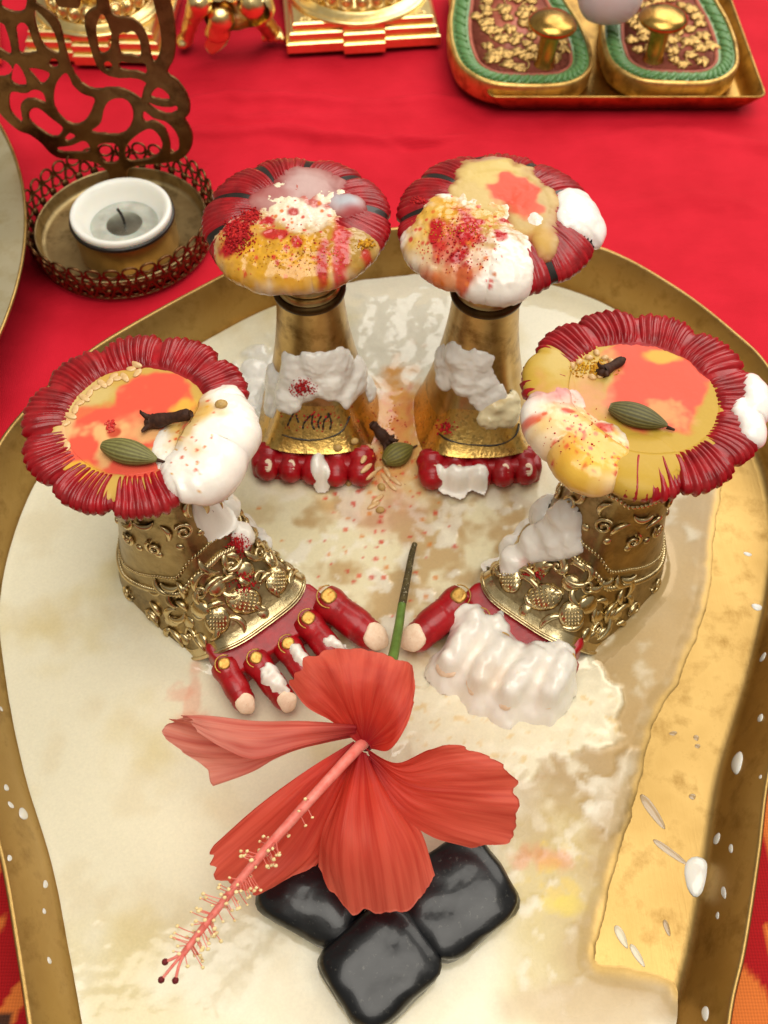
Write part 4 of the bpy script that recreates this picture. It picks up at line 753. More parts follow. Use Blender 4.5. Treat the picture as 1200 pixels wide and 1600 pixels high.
def cardamom(label, p, q, r, c1='#8d8a4e', c2='#5d5628'):
    a, na = hit(*p, ALLN); b, nb = hit(*q, ALLN); a = a+na*r*.55; b = b+nb*r*.35; d = b-a; L = np.linalg.norm(d); k = np.linspace(0, 1, 30)
    o = (a+b)/2-np.array([0, 0, r]); rt = thing('cardamom_pod', o, label, 'cardamom', 'cardamom pods'); fr = frame(np.array([0, 0, 1.]), d/L); n_ = 60; th = np.arange(n_)*2*np.pi/n_
    prof = np.sin(np.pi*np.clip(k*.93+.05, 0, 1))**.62*(1-.30*k**3); ridg = 1+.035*np.cos(18*th)-.07*np.abs(np.cos(1.5*th+.4))**8
    V = np.stack([np.repeat((k*L)[:, None], n_, 1), r*prof[:, None]*ridg*np.cos(th), r*.85*prof[:, None]*ridg*np.sin(th)], -1).reshape(-1, 3) @ fr.T+a-o
    c = np.tile((lin(c1)[None]*(.5+.5*np.cos(18*th))[:, None]+lin(c2)[None]*(.5-.5*np.cos(18*th))[:, None]), (30, 1)); put('husk', V, gridF(30, n_, wv=True).tolist()+[list(range(n_))[::-1], [29*n_+i for i in range(n_)]], M['cardamom'], rt, col=c)
    V, F = tube(np.array([b-o, b-o+d/L*.14, b-o+d/L*.2]), [.05, .035, .03], 8); put('stalk', V, F, M['clove'], rt)
cardamom('pale green cardamom pod on the left front cap', (162, 703), (250, 722), .33)
cardamom('dark green cardamom pod on the right front cap', (950, 643), (1040, 672), .32, '#7a7440', '#454020')
cardamom('green cardamom pod on the floor between the two rear feet', (600, 728), (644, 704), .42, '#8a8238', '#5a5424')
M['seed'] = paint('brown_seed', '#a8854a', '#c9a666', .5, 900, '#7a5a30', .1, .5, .62)
M['fennel'] = paint('soaked_fennel', '#cda36c', '#e0bd88', .3, 900, '#b9824a', .4, .2, .68)
def grain(name, u, v, rx, ry, rz, a, label, cat, group, mat, lift=.4):
    p, n_ = hit(u, v, ALLN); V, F = ball((0, 0, 0), (rx, ry, rz), 12, 8); V[:, 2] *= 1-.25*(np.abs(V[:, 0])/rx)**2; V = V+.08*ry*fbm(V*6+u, 2)[:, None]
    c, s_ = math.cos(a), math.sin(a); fr = frame(n_, (c, s_, 0)); o = put(name, V @ fr.T, F, M[mat], solid=False, label=label, cat=cat, group=group); o.location = [float(x)*S for x in p+n_*rz*lift]
for i, (u, v) in enumerate([(205, 577), (215, 583), (195, 590), (183, 592), (172, 597), (160, 600), (150, 606), (140, 615), (132, 622), (125, 630), (118, 640), (110, 650), (103, 662), (105, 697), (212, 570), (178, 588)]):
    grain('sesame_grain', u, v, .13+.03*(i % 3), .085, .035, i*1.1, 'small tan grain soaked in the yellow rim of the left front puddle', 'grain', 'tan grains on the left front cap', 'fennel')
for i, (u, v) in enumerate([(920, 560), (932, 552), (945, 560), (955, 566), (905, 566), (893, 572), (938, 588), (925, 590)]):
    grain('turmeric_grain', u, v, .11, .08, .07, i*1.7, 'small yellow turmeric grain beside the broken clove', 'grain', 'turmeric grains on the right front cap', 'fennel')
grain('coriander_seed', 346, 633, .16, .13, .11, .2, 'round tan seed half sunk in the left front curd', 'seed', None, 'seed')
for u, v, w in [(545, 755, 'round brown seed at the corner of the rear left toes'), (596, 762, 'round brown seed below the cardamom pod between the feet'), (594, 798, 'lowest brown seed in front of the rear feet'), (528, 700, 'brown seed on the edge band of the rear left foot'), (553, 690, 'pale seed on the edge band beside the clove')]:
    grain('brown_seed', u, v, .15, .12, .11, u, w, 'seed', None, 'seed')
for i, (u, v, a) in enumerate([(578, 697, 1.5), (568, 718, 1.2), (588, 735, .6), (580, 742, .9), (602, 748, 2.1), (612, 760, 2.3), (618, 752, 2.4), (590, 780, .7), (584, 790, .6), (572, 732, .8), (605, 738, 2.)]):
    grain('fennel_seed', u, v, .26, .085, .06, a, 'soaked tan fennel seed strewn between the two rear feet', 'seed', 'fennel seeds between the rear feet', 'fennel')

# ------------------------------------------------------------------ milk splashes on the bare brass
M['drop'] = colmat('milk_drop', .15, .3, .03, .4, .02, rad=.002)
def drop(u, v, ru, rv, a, hgt, label, group=None, col='#efe9de'):
    p, n_ = hit(u, v, TRAYN); w = np.linalg.norm(p-np.array([0, 0, CAM_H])); k = w/FOC; V, F = ball((0, 0, 0), (1, 1, 1), 18, 10)
    V = V*np.array([ru*k, rv*k*1.1, hgt*min(ru, rv)*k]); V[:, 0] *= 1+.22*V[:, 1]/(rv*k); V += .06*ru*k*fbm(V*5+u, 2)[:, None]*np.array([1, 1, 0]); c, s_ = math.cos(a), math.sin(a); V = V @ np.array([[c, -s_, 0], [s_, c, 0], [0, 0, 1]]).T
    o = put('milk_drop', V @ frame(n_).T, F, M['drop'], solid=False, col=np.tile(lin(col), (len(V), 1)), label=label, cat='milk drop', group=group); o.location = [float(x)*S for x in p]
drop(1090, 1370, 19, 26, -.3, .32, 'largest white milk drop on the right of the tray')
drop(1152, 1193, 13, 18, -.6, .35, 'second largest milk drop, high on the right tray wall')
drop(1020, 1268, 7, 26, .5, .12, 'long thin milk smear on the bare right floor', None, '#b99a72')
drop(1048, 1332, 5, 26, .9, .12, 'thin streak ending at the largest milk drop', None, '#c0a27c')
drop(971, 1464, 6, 15, .4, .2, 'upper of two short milk streaks near the front right', None, '#dccaa8')
drop(996, 1493, 5, 15, .5, .2, 'lower of two short milk streaks near the front right', None, '#dccaa8')
for u, v, a, b in [(1120, 1311, 9, 7), (1142, 1326, 5, 7), (1131, 1395, 5, 10), (1121, 1431, 4, 5), (1188, 1122, 6, 7), (1188, 1214, 3, 3), (1102, 1584, 7, 9), (1192, 1027, 8, 6), (1183, 949, 8, 5), (1168, 866, 6, 3)]: drop(u, v, a, b, -.3, .3, 'small white milk drop splashed on the right tray wall', 'milk drops on the right wall')
for u, v, a, b in [(1088, 1153, 4, 4), (1090, 1166, 4, 3), (1052, 1146, 6, 3), (1082, 1245, 5, 4), (1042, 1450, 4, 10)]: drop(u, v, a, b, .2, .15, 'tiny tan milk drop on the bare right tray floor', 'milk drops on the bare floor', '#b08f62')
for u, v, a, b in [(36, 1272, 9, 11), (17, 1258, 6, 4), (10, 1231, 5, 6), (15, 1341, 4, 5), (71, 1382, 5, 7), (69, 1424, 4, 4), (77, 1501, 5, 4), (2, 1108, 4, 3)]: drop(u, v, a, b, .1, .3, 'small white milk drop on the left tray wall', 'milk drops on the left wall')
for u, v, a, b in [(200, 1515, 9, 6), (222, 1507, 5, 4), (175, 1543, 6, 5), (155, 1163, 5, 3), (262, 1520, 4, 3)]: drop(u, v, a, b, .1, .3, 'white milk fleck floating near the hibiscus stigma', 'milk flecks at the front left', '#f4eedd')

# ------------------------------------------------------------------ black stones
def stone_mat():
    t = NT('black_stone'); d = t.ramp(t.noise(90, 6, .6), [(.45, L4('#06080d')), (.8, L4('#17191e'))]); t.set(Base_Color=t.mix(t.ramp(t.noise(700, 5, .7), [(.60, (0, 0, 0, 1)), (.78, (.5,)*3+(1,))]), t.mix(t.ramp(t.noise(55, 4, .6, (1, 1, .3)), [(.55, (0, 0, 0, 1)), (.80, (.3,)*3+(1,))]), d, L4('#3c3a36')), L4('#77756c')), Roughness=t.val(t.noise(150, 5), .20, .45), Coat_Weight=.25, Coat_Roughness=.08, Specular_IOR_Level=.4); t.bump(t.noise(260, 5), .12, .0006); return t.m
M['stone'] = stone_mat()
def stone(c, a, b, hh, rz, label, seed):
    V, F = ball((0, 0, 0), 1., 56, 36); p = 4.6; r = (np.abs(V[:, 0])**p+np.abs(V[:, 1])**p+np.abs(V[:, 2])**3.6)**(-1/p); V = V*np.minimum(r, 1.5)[:, None]
    V = V*(1+.10*perlin(V*1.0+seed)+.035*perlin(V*2.6+seed)+.008*perlin(V*7+seed))[:, None]*np.array([a, b, hh]); V[:, 2] -= V[:, 2].min()
    o = put('black_stone', V, F, M['stone'], solid=False, label=label, cat='stone', group='black tumbled stones'); o.location = [float(x)*S for x in c]; o.rotation_euler = (0, 0, rz)
    w = Root(o, c, rz); SOLID[o.name] = (w.w(V), F)
stone((-.12, 3.42, FLOOR_Z+.06), 1.24, 1.12, .64, math.radians(38), 'black stone in front, its face toward the camera below the hibiscus', 1.)
stone((1.80, 4.95, FLOOR_Z+.06), 1.32, 1.16, .62, math.radians(32), 'black stone to the right under the hibiscus petals', 5.)
stone((-1.72, 5.05, FLOOR_Z+.06), 1.30, 1.02, .58, math.radians(-26), 'black stone to the left, half hidden by two hibiscus petals', 9.)

# ------------------------------------------------------------------ hibiscus
def petal_mat(name, deep, pale):
    t = NT(name); a = t.n("Attribute"); a.attribute_name = "pv"; sp = t.n("SeparateXYZ"); t.k(a.outputs["Vector"], sp.inputs[0])
    cb = t.n("CombineXYZ"); t.k(sp.outputs[0], cb.inputs[0]); t.k(sp.outputs[1], cb.inputs[1])
    vein = t.noise(1., 3, .5, (17., 1.1, 1), cb.outputs[0]); fine = t.noise(1., 2, .5, (60., 3., 1), cb.outputs[0])
    col = t.ramp(sp.outputs[1], [(.0, L4('#b3162a')), (.22, L4(deep)), (1., L4(pale))])
    col = t.mix(t.ramp(vein, [(.42, (0, 0, 0, 1)), (.66, (.50,)*3+(1,))]), col, L4('#c81c16')); col = t.mix(t.ramp(fine, [(.5, (0, 0, 0, 1)), (.75, (.35,)*3+(1,))]), col, L4('#f08060'))
    t.set(Base_Color=col, Roughness=.45, Specular_IOR_Level=.3); t.bump(vein, .22, .0005); t.bump(fine, .3, .0003)
    tr = t.n("BsdfTranslucent"); t.k(col, tr.inputs[0]); mx = t.n("MixShader"); mx.inputs[0].default_value = .55; out = t.t.nodes["Material Output"]; t.k(t.b.outputs[0], mx.inputs[1]); t.k(tr.outputs[0], mx.inputs[2]); t.k(mx.outputs[0], out.inputs[0]); return t.m
M['petal'] = petal_mat('hibiscus_petal', '#ea503c', '#f48268'); M['petal_pale'] = petal_mat('hibiscus_petal_pale', '#f08a76', '#f8bca8')
M['pistil'] = paint('pink_column', '#e06a5e', '#ec8e80', .45, 500, None, .1, .2); M['anther'] = paint('yellow_anther', '#e6cc8a', '#f2e0ac', .7, 900, None, 0., .6); M['stigma'] = paint('dark_stigma', '#5a0f16', '#7a1a1e', .6, 600, None, 0., .4)
M['green'] = paint('green_stem', '#4f6a24', '#6d8a3a', .5, 300, None, .1, .3); M['stem_dry'] = paint('dry_stem', '#3a3018', '#5c4f2a', .7, 300, '#b0a488', 0., .5, .6)
FZ = -.55                                   # the bloom sits a little lower than its first sketch
base = at(566, 1165, 4.3+FZ); HB = thing('hibiscus_flower', (base[0], base[1], .9), 'red hibiscus bloom with a long yellow-tipped column lying on the black stones', 'flower')
def petal(rays, seed, mat, ruf=.10, thick=.009, cup=0.):
    nr = len(rays); R = np.array([[at(u, v, z+FZ) for u, v, z in crv(r, 30)] for r in rays])             # ray x station
    nu, nv = 70, 60; idx = np.linspace(0, 1, nu); Q = np.stack([crv(R[:, j], nu) for j in range(30)], 1)       # nu x 30
    Q = np.stack([crv(Q[i], nv) for i in range(nu)], 0); U, W = np.meshgrid(idx, np.linspace(0, 1, nv), indexing='ij')
    d = Q[:, -1]-Q[:, -6]; d /= np.linalg.norm(d, axis=1)[:, None]; tip = sst(.55, 1., W)
    jag = n2(idx*9+seed, idx*0, 1., 3, seed)+.7*np.abs(np.sin(idx*23+seed+2*np.sin(idx*5))); Q = Q+d[:, None]*(ruf*(jag-.35))[:, None, None]*tip[..., None]**2
    a = np.gradient(Q, axis=0); b = np.gradient(Q, axis=1); nn = np.cross(a, b); nn /= np.linalg.norm(nn, axis=-1)[..., None]+1e-9
    wav = .055*np.sin(U*21+seed*3+2*W)*tip**2+.035*n2(U*5+seed, W*2, 1., 3, seed)+.006*np.sin(U*37+seed+3*n2(U*2,W,1.,2,seed))*sst(.1, .5, W)*(1-.3*W)
    Q = Q+nn*wav[..., None]; V = np.concatenate([(Q+nn*thick).reshape(-1, 3), (Q-nn*thick).reshape(-1, 3)])-HB.loc; f = gridF(nu, nv); m = nu*nv
    g = np.arange(m).reshape(nu, nv); bd = np.concatenate([g[0, :], g[1:, -1], g[-1, -2::-1], g[-2:0:-1, 0]]); e = np.stack([bd, np.roll(bd, -1), np.roll(bd, -1)+m, bd+m], 1)
    uv = np.tile(np.stack([U.ravel()+seed, W.ravel()], 1), (2, 1)); put('petal', V, np.concatenate([f, f[:, ::-1]+m, e[:, ::-1]]), mat, HB, uv=uv)
petal([[(562, 1163, 4.3), (520, 1128, 4.6), (480, 1105, 4.9), (455, 1075, 5.0)], [(565, 1160, 4.3), (530, 1100, 5.), (502, 1060, 5.3), (476, 1032, 5.4)], [(568, 1158, 4.3), (552, 1090, 5.2), (545, 1045, 5.5), (540, 1014, 5.5)], [(571, 1158, 4.3), (590, 1095, 5.1), (602, 1055, 5.4), (612, 1026, 5.4)], [(576, 1163, 4.3), (618, 1130, 4.9), (640, 1090, 5.1), (646, 1050, 5.1)], [(580, 1170, 4.3), (608, 1172, 4.7), (632, 1140, 4.9), (647, 1098, 5.0)]], 1.3, M['petal'], .13)
petal([[(556, 1146, 4.5), (470, 1166, 5.0), (400, 1186, 5.05), (352, 1170, 5.0), (312, 1142, 4.9)], [(556, 1138, 4.6), (470, 1140, 5.15), (400, 1142, 5.2), (340, 1135, 5.1), (300, 1128, 4.95)], [(556, 1134, 4.6), (470, 1128, 4.9), (400, 1126, 4.95), (330, 1120, 4.9), (282, 1119, 4.7)], [(557, 1138, 4.45), (460, 1146, 4.5), (390, 1150, 4.4), (320, 1146, 4.2), (262, 1133, 4.1)], [(558, 1144, 4.35), (460, 1162, 4.2), (390, 1180, 4.0), (330, 1180, 3.9), (280, 1172, 3.8)], [(560, 1150, 4.3), (480, 1166, 4.05), (430, 1186, 3.9), (395, 1206, 3.8), (352, 1222, 3.7)]], 2.1, M['petal_pale'], .22)
petal([[(553, 1158, 4.3), (480, 1203, 4.2), (400, 1262, 3.9), (334, 1322, 3.5)], [(555, 1162, 4.3), (490, 1222, 4.1), (415, 1295, 3.6), (336, 1362, 3.1)], [(557, 1166, 4.2), (505, 1240, 3.9), (445, 1325, 3.2), (372, 1392, 2.8)], [(559, 1170, 4.2), (522, 1250, 3.8), (480, 1335, 3.1), (425, 1386, 2.75)], [(561, 1174, 4.2), (536, 1250, 3.7), (512, 1318, 3.1), (490, 1352, 2.8)], [(562, 1176, 4.2), (548, 1235, 3.7), (526, 1290, 3.3), (503, 1322, 3.0)]], 3.7, M['petal'], .16)
petal([[(557, 1172, 4.3), (530, 1240, 4.1), (504, 1300, 3.8), (500, 1352, 3.2)], [(560, 1172, 4.35), (536, 1255, 4.3), (520, 1335, 3.9), (530, 1412, 2.9)], [(564, 1173, 4.4), (556, 1260, 4.3), (560, 1340, 3.95), (570, 1424, 2.85)], [(568, 1175, 4.35), (584, 1255, 4.1), (600, 1335, 3.8), (614, 1424, 2.8)], [(572, 1178, 4.3), (602, 1248, 4.0), (640, 1320, 3.6), (660, 1400, 2.85)], [(576, 1182, 4.2), (610, 1240, 3.8), (655, 1296, 3.4), (678, 1362, 3.0)]], 4.9, M['petal'], .12)
petal([[(572, 1170, 4.4), (620, 1192, 4.4), (668, 1172, 4.7), (705, 1162, 4.7)], [(574, 1173, 4.35), (630, 1204, 4.3), (700, 1188, 4.5), (768, 1184, 4.5)], [(576, 1177, 4.3), (636, 1218, 4.2), (715, 1222, 4.2), (800, 1220, 4.2)], [(578, 1182, 4.25), (638, 1235, 4.0), (718, 1252, 3.9), (806, 1262, 3.8)], [(580, 1187, 4.2), (634, 1252, 3.9), (708, 1285, 3.5), (796, 1308, 3.3)], [(580, 1193, 4.2), (618, 1262, 3.8), (670, 1305, 3.3), (735, 1326, 3.0)]], 6.2, M['petal'], .16)
P = np.array([at(u, v, z+FZ) for u, v, z in crv([(575, 1152, 3.7), (558, 1170, 4.4), (530, 1200, 4.8), (470, 1266, 4.85), (400, 1345, 4.6), (340, 1420, 4.3), (285, 1492, 4.1)], 50)])-HB.loc
rad = np.interp(np.linspace(0, 1, 50), [0, .06, .15, .5, 1], [.14, .18, .14, .115, .07]); V, F = tube(P, rad, 16); colm = put('staminal_column', V, F, M['pistil'], HB)
V, F = ball(at(572, 1160, 3.9+FZ)-HB.loc, (.20, .20, .34), 18, 12); put('flower_throat', V, F, M['stigma'], HB)
rs = np.random.default_rng(12)
for k in range(105):
    s = 29+20*rs.random()**.9 if k > 4 else 22+6*rs.random(); i = int(s); p = P[i]+(P[min(i+1, 49)]-P[i])*(s-i); T = P[min(i+2, 49)]-P[i-2]; T /= np.linalg.norm(T); fr = frame(T)
    th = rs.uniform(0, 6.283); e = fr[:, 0]*math.cos(th)+fr[:, 1]*math.sin(th); L = rs.uniform(.26, .56); q = np.array([p, p+e*L*.5+T*L*.18, p+e*L*.92+T*L*.30+np.array([0, 0, -.03])])
    o = put('stamen', *tube(crv(q, 7), .011, 5), M['pistil'], HB, colm, solid=False); V, F = ball(q[-1], rs.uniform(.028, .046)*np.array([1.15, 1, .9]), 8, 6); V += .012*fbm(V*20, 2)[:, None]; put('anther', V, F, M['anther'], HB, o, solid=False) if False else None
    me = bpy.data.meshes.new('anther'); ob = put('stamen_tip', V, F, M['anther'], HB, colm, solid=False); ob.name = 'anther'
for u, v in ((252, 1531), (274, 1532), (258, 1503)):
    e = at(u, v, 4.05+FZ)-HB.loc; o = put('style_branch', *tube(crv(np.array([P[-2], (P[-1]*.6+e*.4)+np.array([0, 0, .04]), e]), 10), .034, 7), M['pistil'], HB, colm, solid=False); V, F = ball(e, .075, 10, 8); put('stigma', V, F, M['stigma'], HB, o if False else colm, solid=False)
V, F = tube(np.array([at(u, v, z) for u, v, z in crv([(575, 1150, 3.6), (592, 1100, 3.3), (612, 1035, 2.6), (622, 985, 1.9), (628, 945, 1.5)], 30)])-HB.loc, np.linspace(.17, .12, 30), 10); put('stem', V, F, M['green'], HB)
V, F = tube(np.array([at(u, v, z) for u, v, z in crv([(628, 946, 1.5), (636, 905, 1.2), (643, 868, .9), (648, 850, .75)], 14)])-HB.loc, np.linspace(.12, .085, 14), 10); put('stem', V, F, M['stem_dry'], HB, label='withered brown end of the stem')

# ------------------------------------------------------------------ tealight holder with pierced back plate
TH = thing('tealight_holder', (-10.25, 29.85, 0), 'pierced bronze tealight holder with an openwork back plate', 'candle holder')
V, F = lathe([(0, .22), (3.0, .22), (3.15, .26), (3.22, .40), (3.26, .75), (3.30, .8), (3.34, .75), (3.30, .3), (3.2, .1), (0, .1)], 96); put('dish', V, F[:, ::-1], M['dish'], TH)
nl = 34; pa = 2*np.pi/nl
def cyl(a, z): r = 3.40+.17*z; return np.stack([r*np.cos(a), r*np.sin(a), z], -1)
k = np.linspace(0, 1, 16); parts = []
parts.append(tube(cyl(pa*(k-.5), .06+1.35*k), .050, 6)); parts.append(tube(cyl(-pa*(k-.5), .06+1.35*k), .050, 6))
th = np.linspace(0, 2*np.pi, 20); parts.append(tube(cyl(.40*pa*np.cos(th), 1.45+.22*np.sin(th)), .048, 6, False)); parts.append(tube(cyl(pa/2+.30*pa*np.cos(th), 1.02+.20*np.sin(th)), .042, 6, False)); parts.append(tube(cyl(.26*pa*np.cos(th), .32+.16*np.sin(th)), .042, 6, False))
V, F = ball(cyl(np.array(0.), np.array(.74)), (.10, .17, .17), 10, 7); parts.append((V, F)); V, F = ball(cyl(np.array(pa/2), np.array(.45)), (.08, .11, .11), 8, 6); parts.append((V, F)); parts.append(tube(cyl(pa*(k-.5), .06+0*k), .05, 6))
V, F = join(parts); f0 = put('filigree_loop', V, F, M['holder'], TH, solid=False)
for q in range(1, nl): copyof(f0, TH.o, (0, 0, 0), (0, 0, q*pa))
YB = 32.75; zs = 1/3.75
outer = [(1010, -320), (985, -200), (985, -100), (1000, 0), (1018, 80), (1032, 180), (1032, 280), (1018, 350), (985, 420), (1040, 465), (1090, 530), (1116, 600), (1112, 660), (1088, 692), (1112, 735), (1132, 790), (1125, 855), (1090, 910), (1035, 940), (950, 955), (850, 965), (765, 985), (748, 1020), (742, 1110), (640, 1110), (640, 1020), (600, 978), (555, 950), (450, 932), (350, 925), (290, 890), (245, 840), (180, 790), (115, 765), (50, 715), (-10, 650), (-70, 560), (-95, 450), (-70, 360), (-110, 250), (-120, 120), (-80, 20), (-10, -120), (60, -250), (200, -350), (500, -420), (800, -400)]
holes = [[(565, 160), (590, 85), (612, 92), (632, 140), (652, 200), (650, 262), (630, 300), (590, 303), (572, 230)], [(700, 205), (725, 188), (745, 192), (772, 180), (800, 200), (820, 250), (822, 325), (770, 317), (715, 310), (700, 260)],
 [(212, 10), (300, 62), (352, 130), (382, 250), (402, 335), (442, 430), (490, 490), (560, 520), (640, 508), (720, 515), (790, 550), (832, 576), (836, 525), (858, 490), (838, 472), (790, 455), (690, 455), (620, 435), (570, 390), (545, 330), (520, 250), (497, 150), (497, 85), (530, 50), (565, 35), (560, -60), (520, -200), (350, -250), (240, -150)],
 [(640, -40), (650, 60), (690, 90), (740, 95), (790, 110), (840, 160), (870, 230), (890, 320), (905, 358), (930, 320), (945, 250), (935, 150), (912, 60), (897, 0), (880, -120), (800, -250), (680, -200)], [(705, 362), (780, 366), (848, 372), (856, 428), (800, 412), (715, 402)], [(610, 375), (635, 355), (658, 385), (630, 407)],
 [(100, 155), (130, 130), (160, 150), (185, 220), (212, 285), (210, 300), (125, 306), (106, 220)], [(207, 60), (228, 72), (282, 130), (322, 200), (346, 302), (310, 296), (260, 260), (226, 180), (207, 100)], [(288, 365), (315, 340), (342, 362), (335, 387), (300, 387)], [(78, 405), (97, 370), (130, 410), (152, 460), (150, 496), (110, 496), (70, 470)], [(172, 400), (230, 402), (292, 430), (252, 487), (210, 450)],
 [(58, 570), (75, 535), (150, 545), (200, 523), (250, 540), (266, 597), (200, 575), (150, 580), (120, 620), (132, 710), (90, 680), (62, 630)], [(173, 660), (200, 630), (240, 640), (300, 690), (367, 745), (340, 792), (290, 787), (220, 740), (180, 700)], [(318, 545), (335, 480), (377, 428), (402, 440), (430, 500), (490, 550), (552, 572), (545, 620), (510, 690), (460, 722), (400, 712), (345, 660), (320, 605)],
 [(538, 765), (590, 720), (610, 640), (640, 590), (700, 572), (750, 590), (777, 640), (777, 700), (745, 760), (690, 782), (600, 777)], [(888, 562), (910, 520), (940, 514), (985, 550), (992, 582), (940, 577)], [(868, 598), (930, 620), (1000, 625), (1036, 618), (1036, 646), (990, 662), (930, 646)], [(845, 650), (900, 690), (970, 710), (1022, 760), (1046, 810), (1046, 872), (1003, 892), (1000, 830), (970, 750), (910, 707), (848, 707)],
 [(740, 862), (790, 800), (850, 760), (890, 755), (930, 790), (952, 850), (920, 902), (860, 927), (750, 932)], [(583, 845), (680, 845), (692, 937), (620, 947), (585, 902)], [(343, 862), (420, 850), (490, 823), (522, 850), (522, 882), (430, 887), (350, 882)], [(383, 807), (412, 778), (442, 797), (400, 822)], [(-40, 345), (0, 340), (50, 368), (72, 410), (35, 442), (-30, 432)], [(-50, 140), (0, 130), (30, 155), (62, 260), (62, 312), (20, 292), (-40, 250)], [(10, 20), (60, -60), (150, -60), (155, 20), (130, 62), (60, 58)]]
def zp(p): return np.array([aty(a*zs, b*zs, YB)[[0, 2]] for a, b in p])
PO = zp(outer); lo = PO.min(0)-.2; hi = PO.max(0)+.2; hh_ = .045; gx = np.arange(lo[0], hi[0], hh_); gz = np.arange(max(lo[1], .2), hi[1], hh_); GX, GZ = np.meshgrid(gx, gz, indexing='ij'); D2 = sdpoly(GX, GZ, crv(PO, 160, True))
for q in holes: D2 = np.maximum(D2, -sdpoly(GX, GZ, crv(zp(q), 40, True)))
blob = zp([(330, -60), (320, 0), (350, 38), (400, 42), (450, 48), (472, 20), (470, -60), (440, -260), (360, -260)]); D2 = np.minimum(D2, sdpoly(GX, GZ, crv(blob, 50, True)))
def bil(P):
    i = np.clip((P[..., 0]-gx[0])/hh_, 0, len(gx)-1.001); j = np.clip((P[..., 2]-gz[0])/hh_, 0, len(gz)-1.001); i0, j0 = i.astype(int), j.astype(int); a, b = i-i0, j-j0
    return D2[i0, j0]*(1-a)*(1-b)+D2[i0+1, j0]*a*(1-b)+D2[i0, j0+1]*(1-a)*b+D2[i0+1, j0+1]*a*b
V, F = surfnet(lambda P: np.maximum(bil(P), np.abs(P[..., 1])-.065), (gx[0], -.16, gz[0]), (gx[-1], .16, gz[-1]), hh_)
put('back_plate', V+np.array([0, YB, 0])-TH.loc, F, M['holder'], TH, smooth=False)
# tealight
TL = thing('tealight', (-9.9, 29.15, .235), 'white wax tealight with a short black wick in the bronze holder', 'candle')
M['cup'] = metal('tealight_cup', '#a5844f', '#b8965c', .38, 100); 
def wax_mat():
    t = NT('candle_wax'); t.set(Base_Color=L4('#efece2'), Roughness=.35, Subsurface_Weight=.6, Subsurface_Radius=(1., .8, .6), Subsurface_Scale=.004); t.bump(t.noise(300, 3), .08, .0005); return t.m
M['wax'] = wax_mat()
def melt_mat():
    t = NT('melted_wax'); t.set(Base_Color=t.ramp(t.noise(140, 3), [(.35, L4('#a9aaa0')), (.65, L4('#c6c6ba'))]), Roughness=.06, Coat_Weight=1., Coat_Roughness=.02, Subsurface_Weight=.5, Subsurface_Scale=.004); return t.m
M['melt'] = melt_mat(); M['steel'] = metal('wick_disc', '#9a9c90', '#b4b6aa', .3, 300)
V, F = lathe([(0, 0), (1.84, 0), (1.90, .06), (1.92, 1.3), (1.93, 1.36)], 72); put('cup', V, F, M['cup'], TL)
V, F = lathe([(1.90, 1.33), (1.97, 1.35), (1.985, 1.42), (1.955, 1.50), (1.88, 1.50)], 72); put('cup_rim', V, F, M['black_line'], TL)
V, F = lathe([(1.86, 1.40), (1.90, 1.55), (1.89, 1.68), (1.84, 1.735), (1.76, 1.735), (1.66, 1.66), (1.50, 1.40), (1.36, 1.14), (1.15, .92), (.85, .80), (.0, .76)], 72); wx = put('wax', V, F, M['wax'], TL)
V, F = lathe([(1.37, 1.085), (1.30, 1.06), (1.0, 1.055), (0, 1.055)], 64); put('melted_wax', V, F, M['melt'], TL, wx)
V, F = lathe([(.0, 1.075), (.62, 1.072), (.70, 1.05)], 32); put('wick_disc', V, F[:, ::-1], M['steel'], TL)
V, F = tube(crv([(0, 0, .9), (.02, 0, 1.2), (-.03, .02, 1.5), (-.12, .05, 1.72)], 14), np.linspace(.055, .06, 14), 8); put('wick', V, F, M['black_line'], TL)

# ------------------------------------------------------------------ brass plate at the left edge
e = [at(u, v, 2.3)[:2] for u, v in ((0, 195), (40, 345), (0, 520))]; (x1, y1), (x2, y2), (x3, y3) = e
d_ = 2*(x1*(y2-y3)+x2*(y3-y1)+x3*(y1-y2)); cx = ((x1**2+y1**2)*(y2-y3)+(x2**2+y2**2)*(y3-y1)+(x3**2+y3**2)*(y1-y2))/d_; cy = ((x1**2+y1**2)*(x3-x2)+(x2**2+y2**2)*(x1-x3)+(x3**2+y3**2)*(x2-x1))/d_; pr_ = math.hypot(x1-cx, y1-cy)
PL = thing('brass_plate', (cx, cy, 0), 'smooth pale brass plate cut off by the left edge', 'plate')
V, F = lathe([(0, 1.9), (pr_*.60, 1.9), (pr_*.68, 1.95), (pr_*.80, 2.1), (pr_*.86, 2.18), (pr_-.12, 2.28), (pr_-.06, 2.27)], 160); put('plate_well', V, F[:, ::-1], M['plate'], PL)
V, F = lathe([(pr_-.07, 2.27), (pr_-.05, 2.33), (pr_, 2.34), (pr_+.05, 2.27), (pr_, 2.16), (pr_*.86, 1.95), (pr_*.68, .5), (pr_*.6, .0), (0, 0)], 160); put('plate_rim', V, F[:, ::-1], M['tray'], PL)

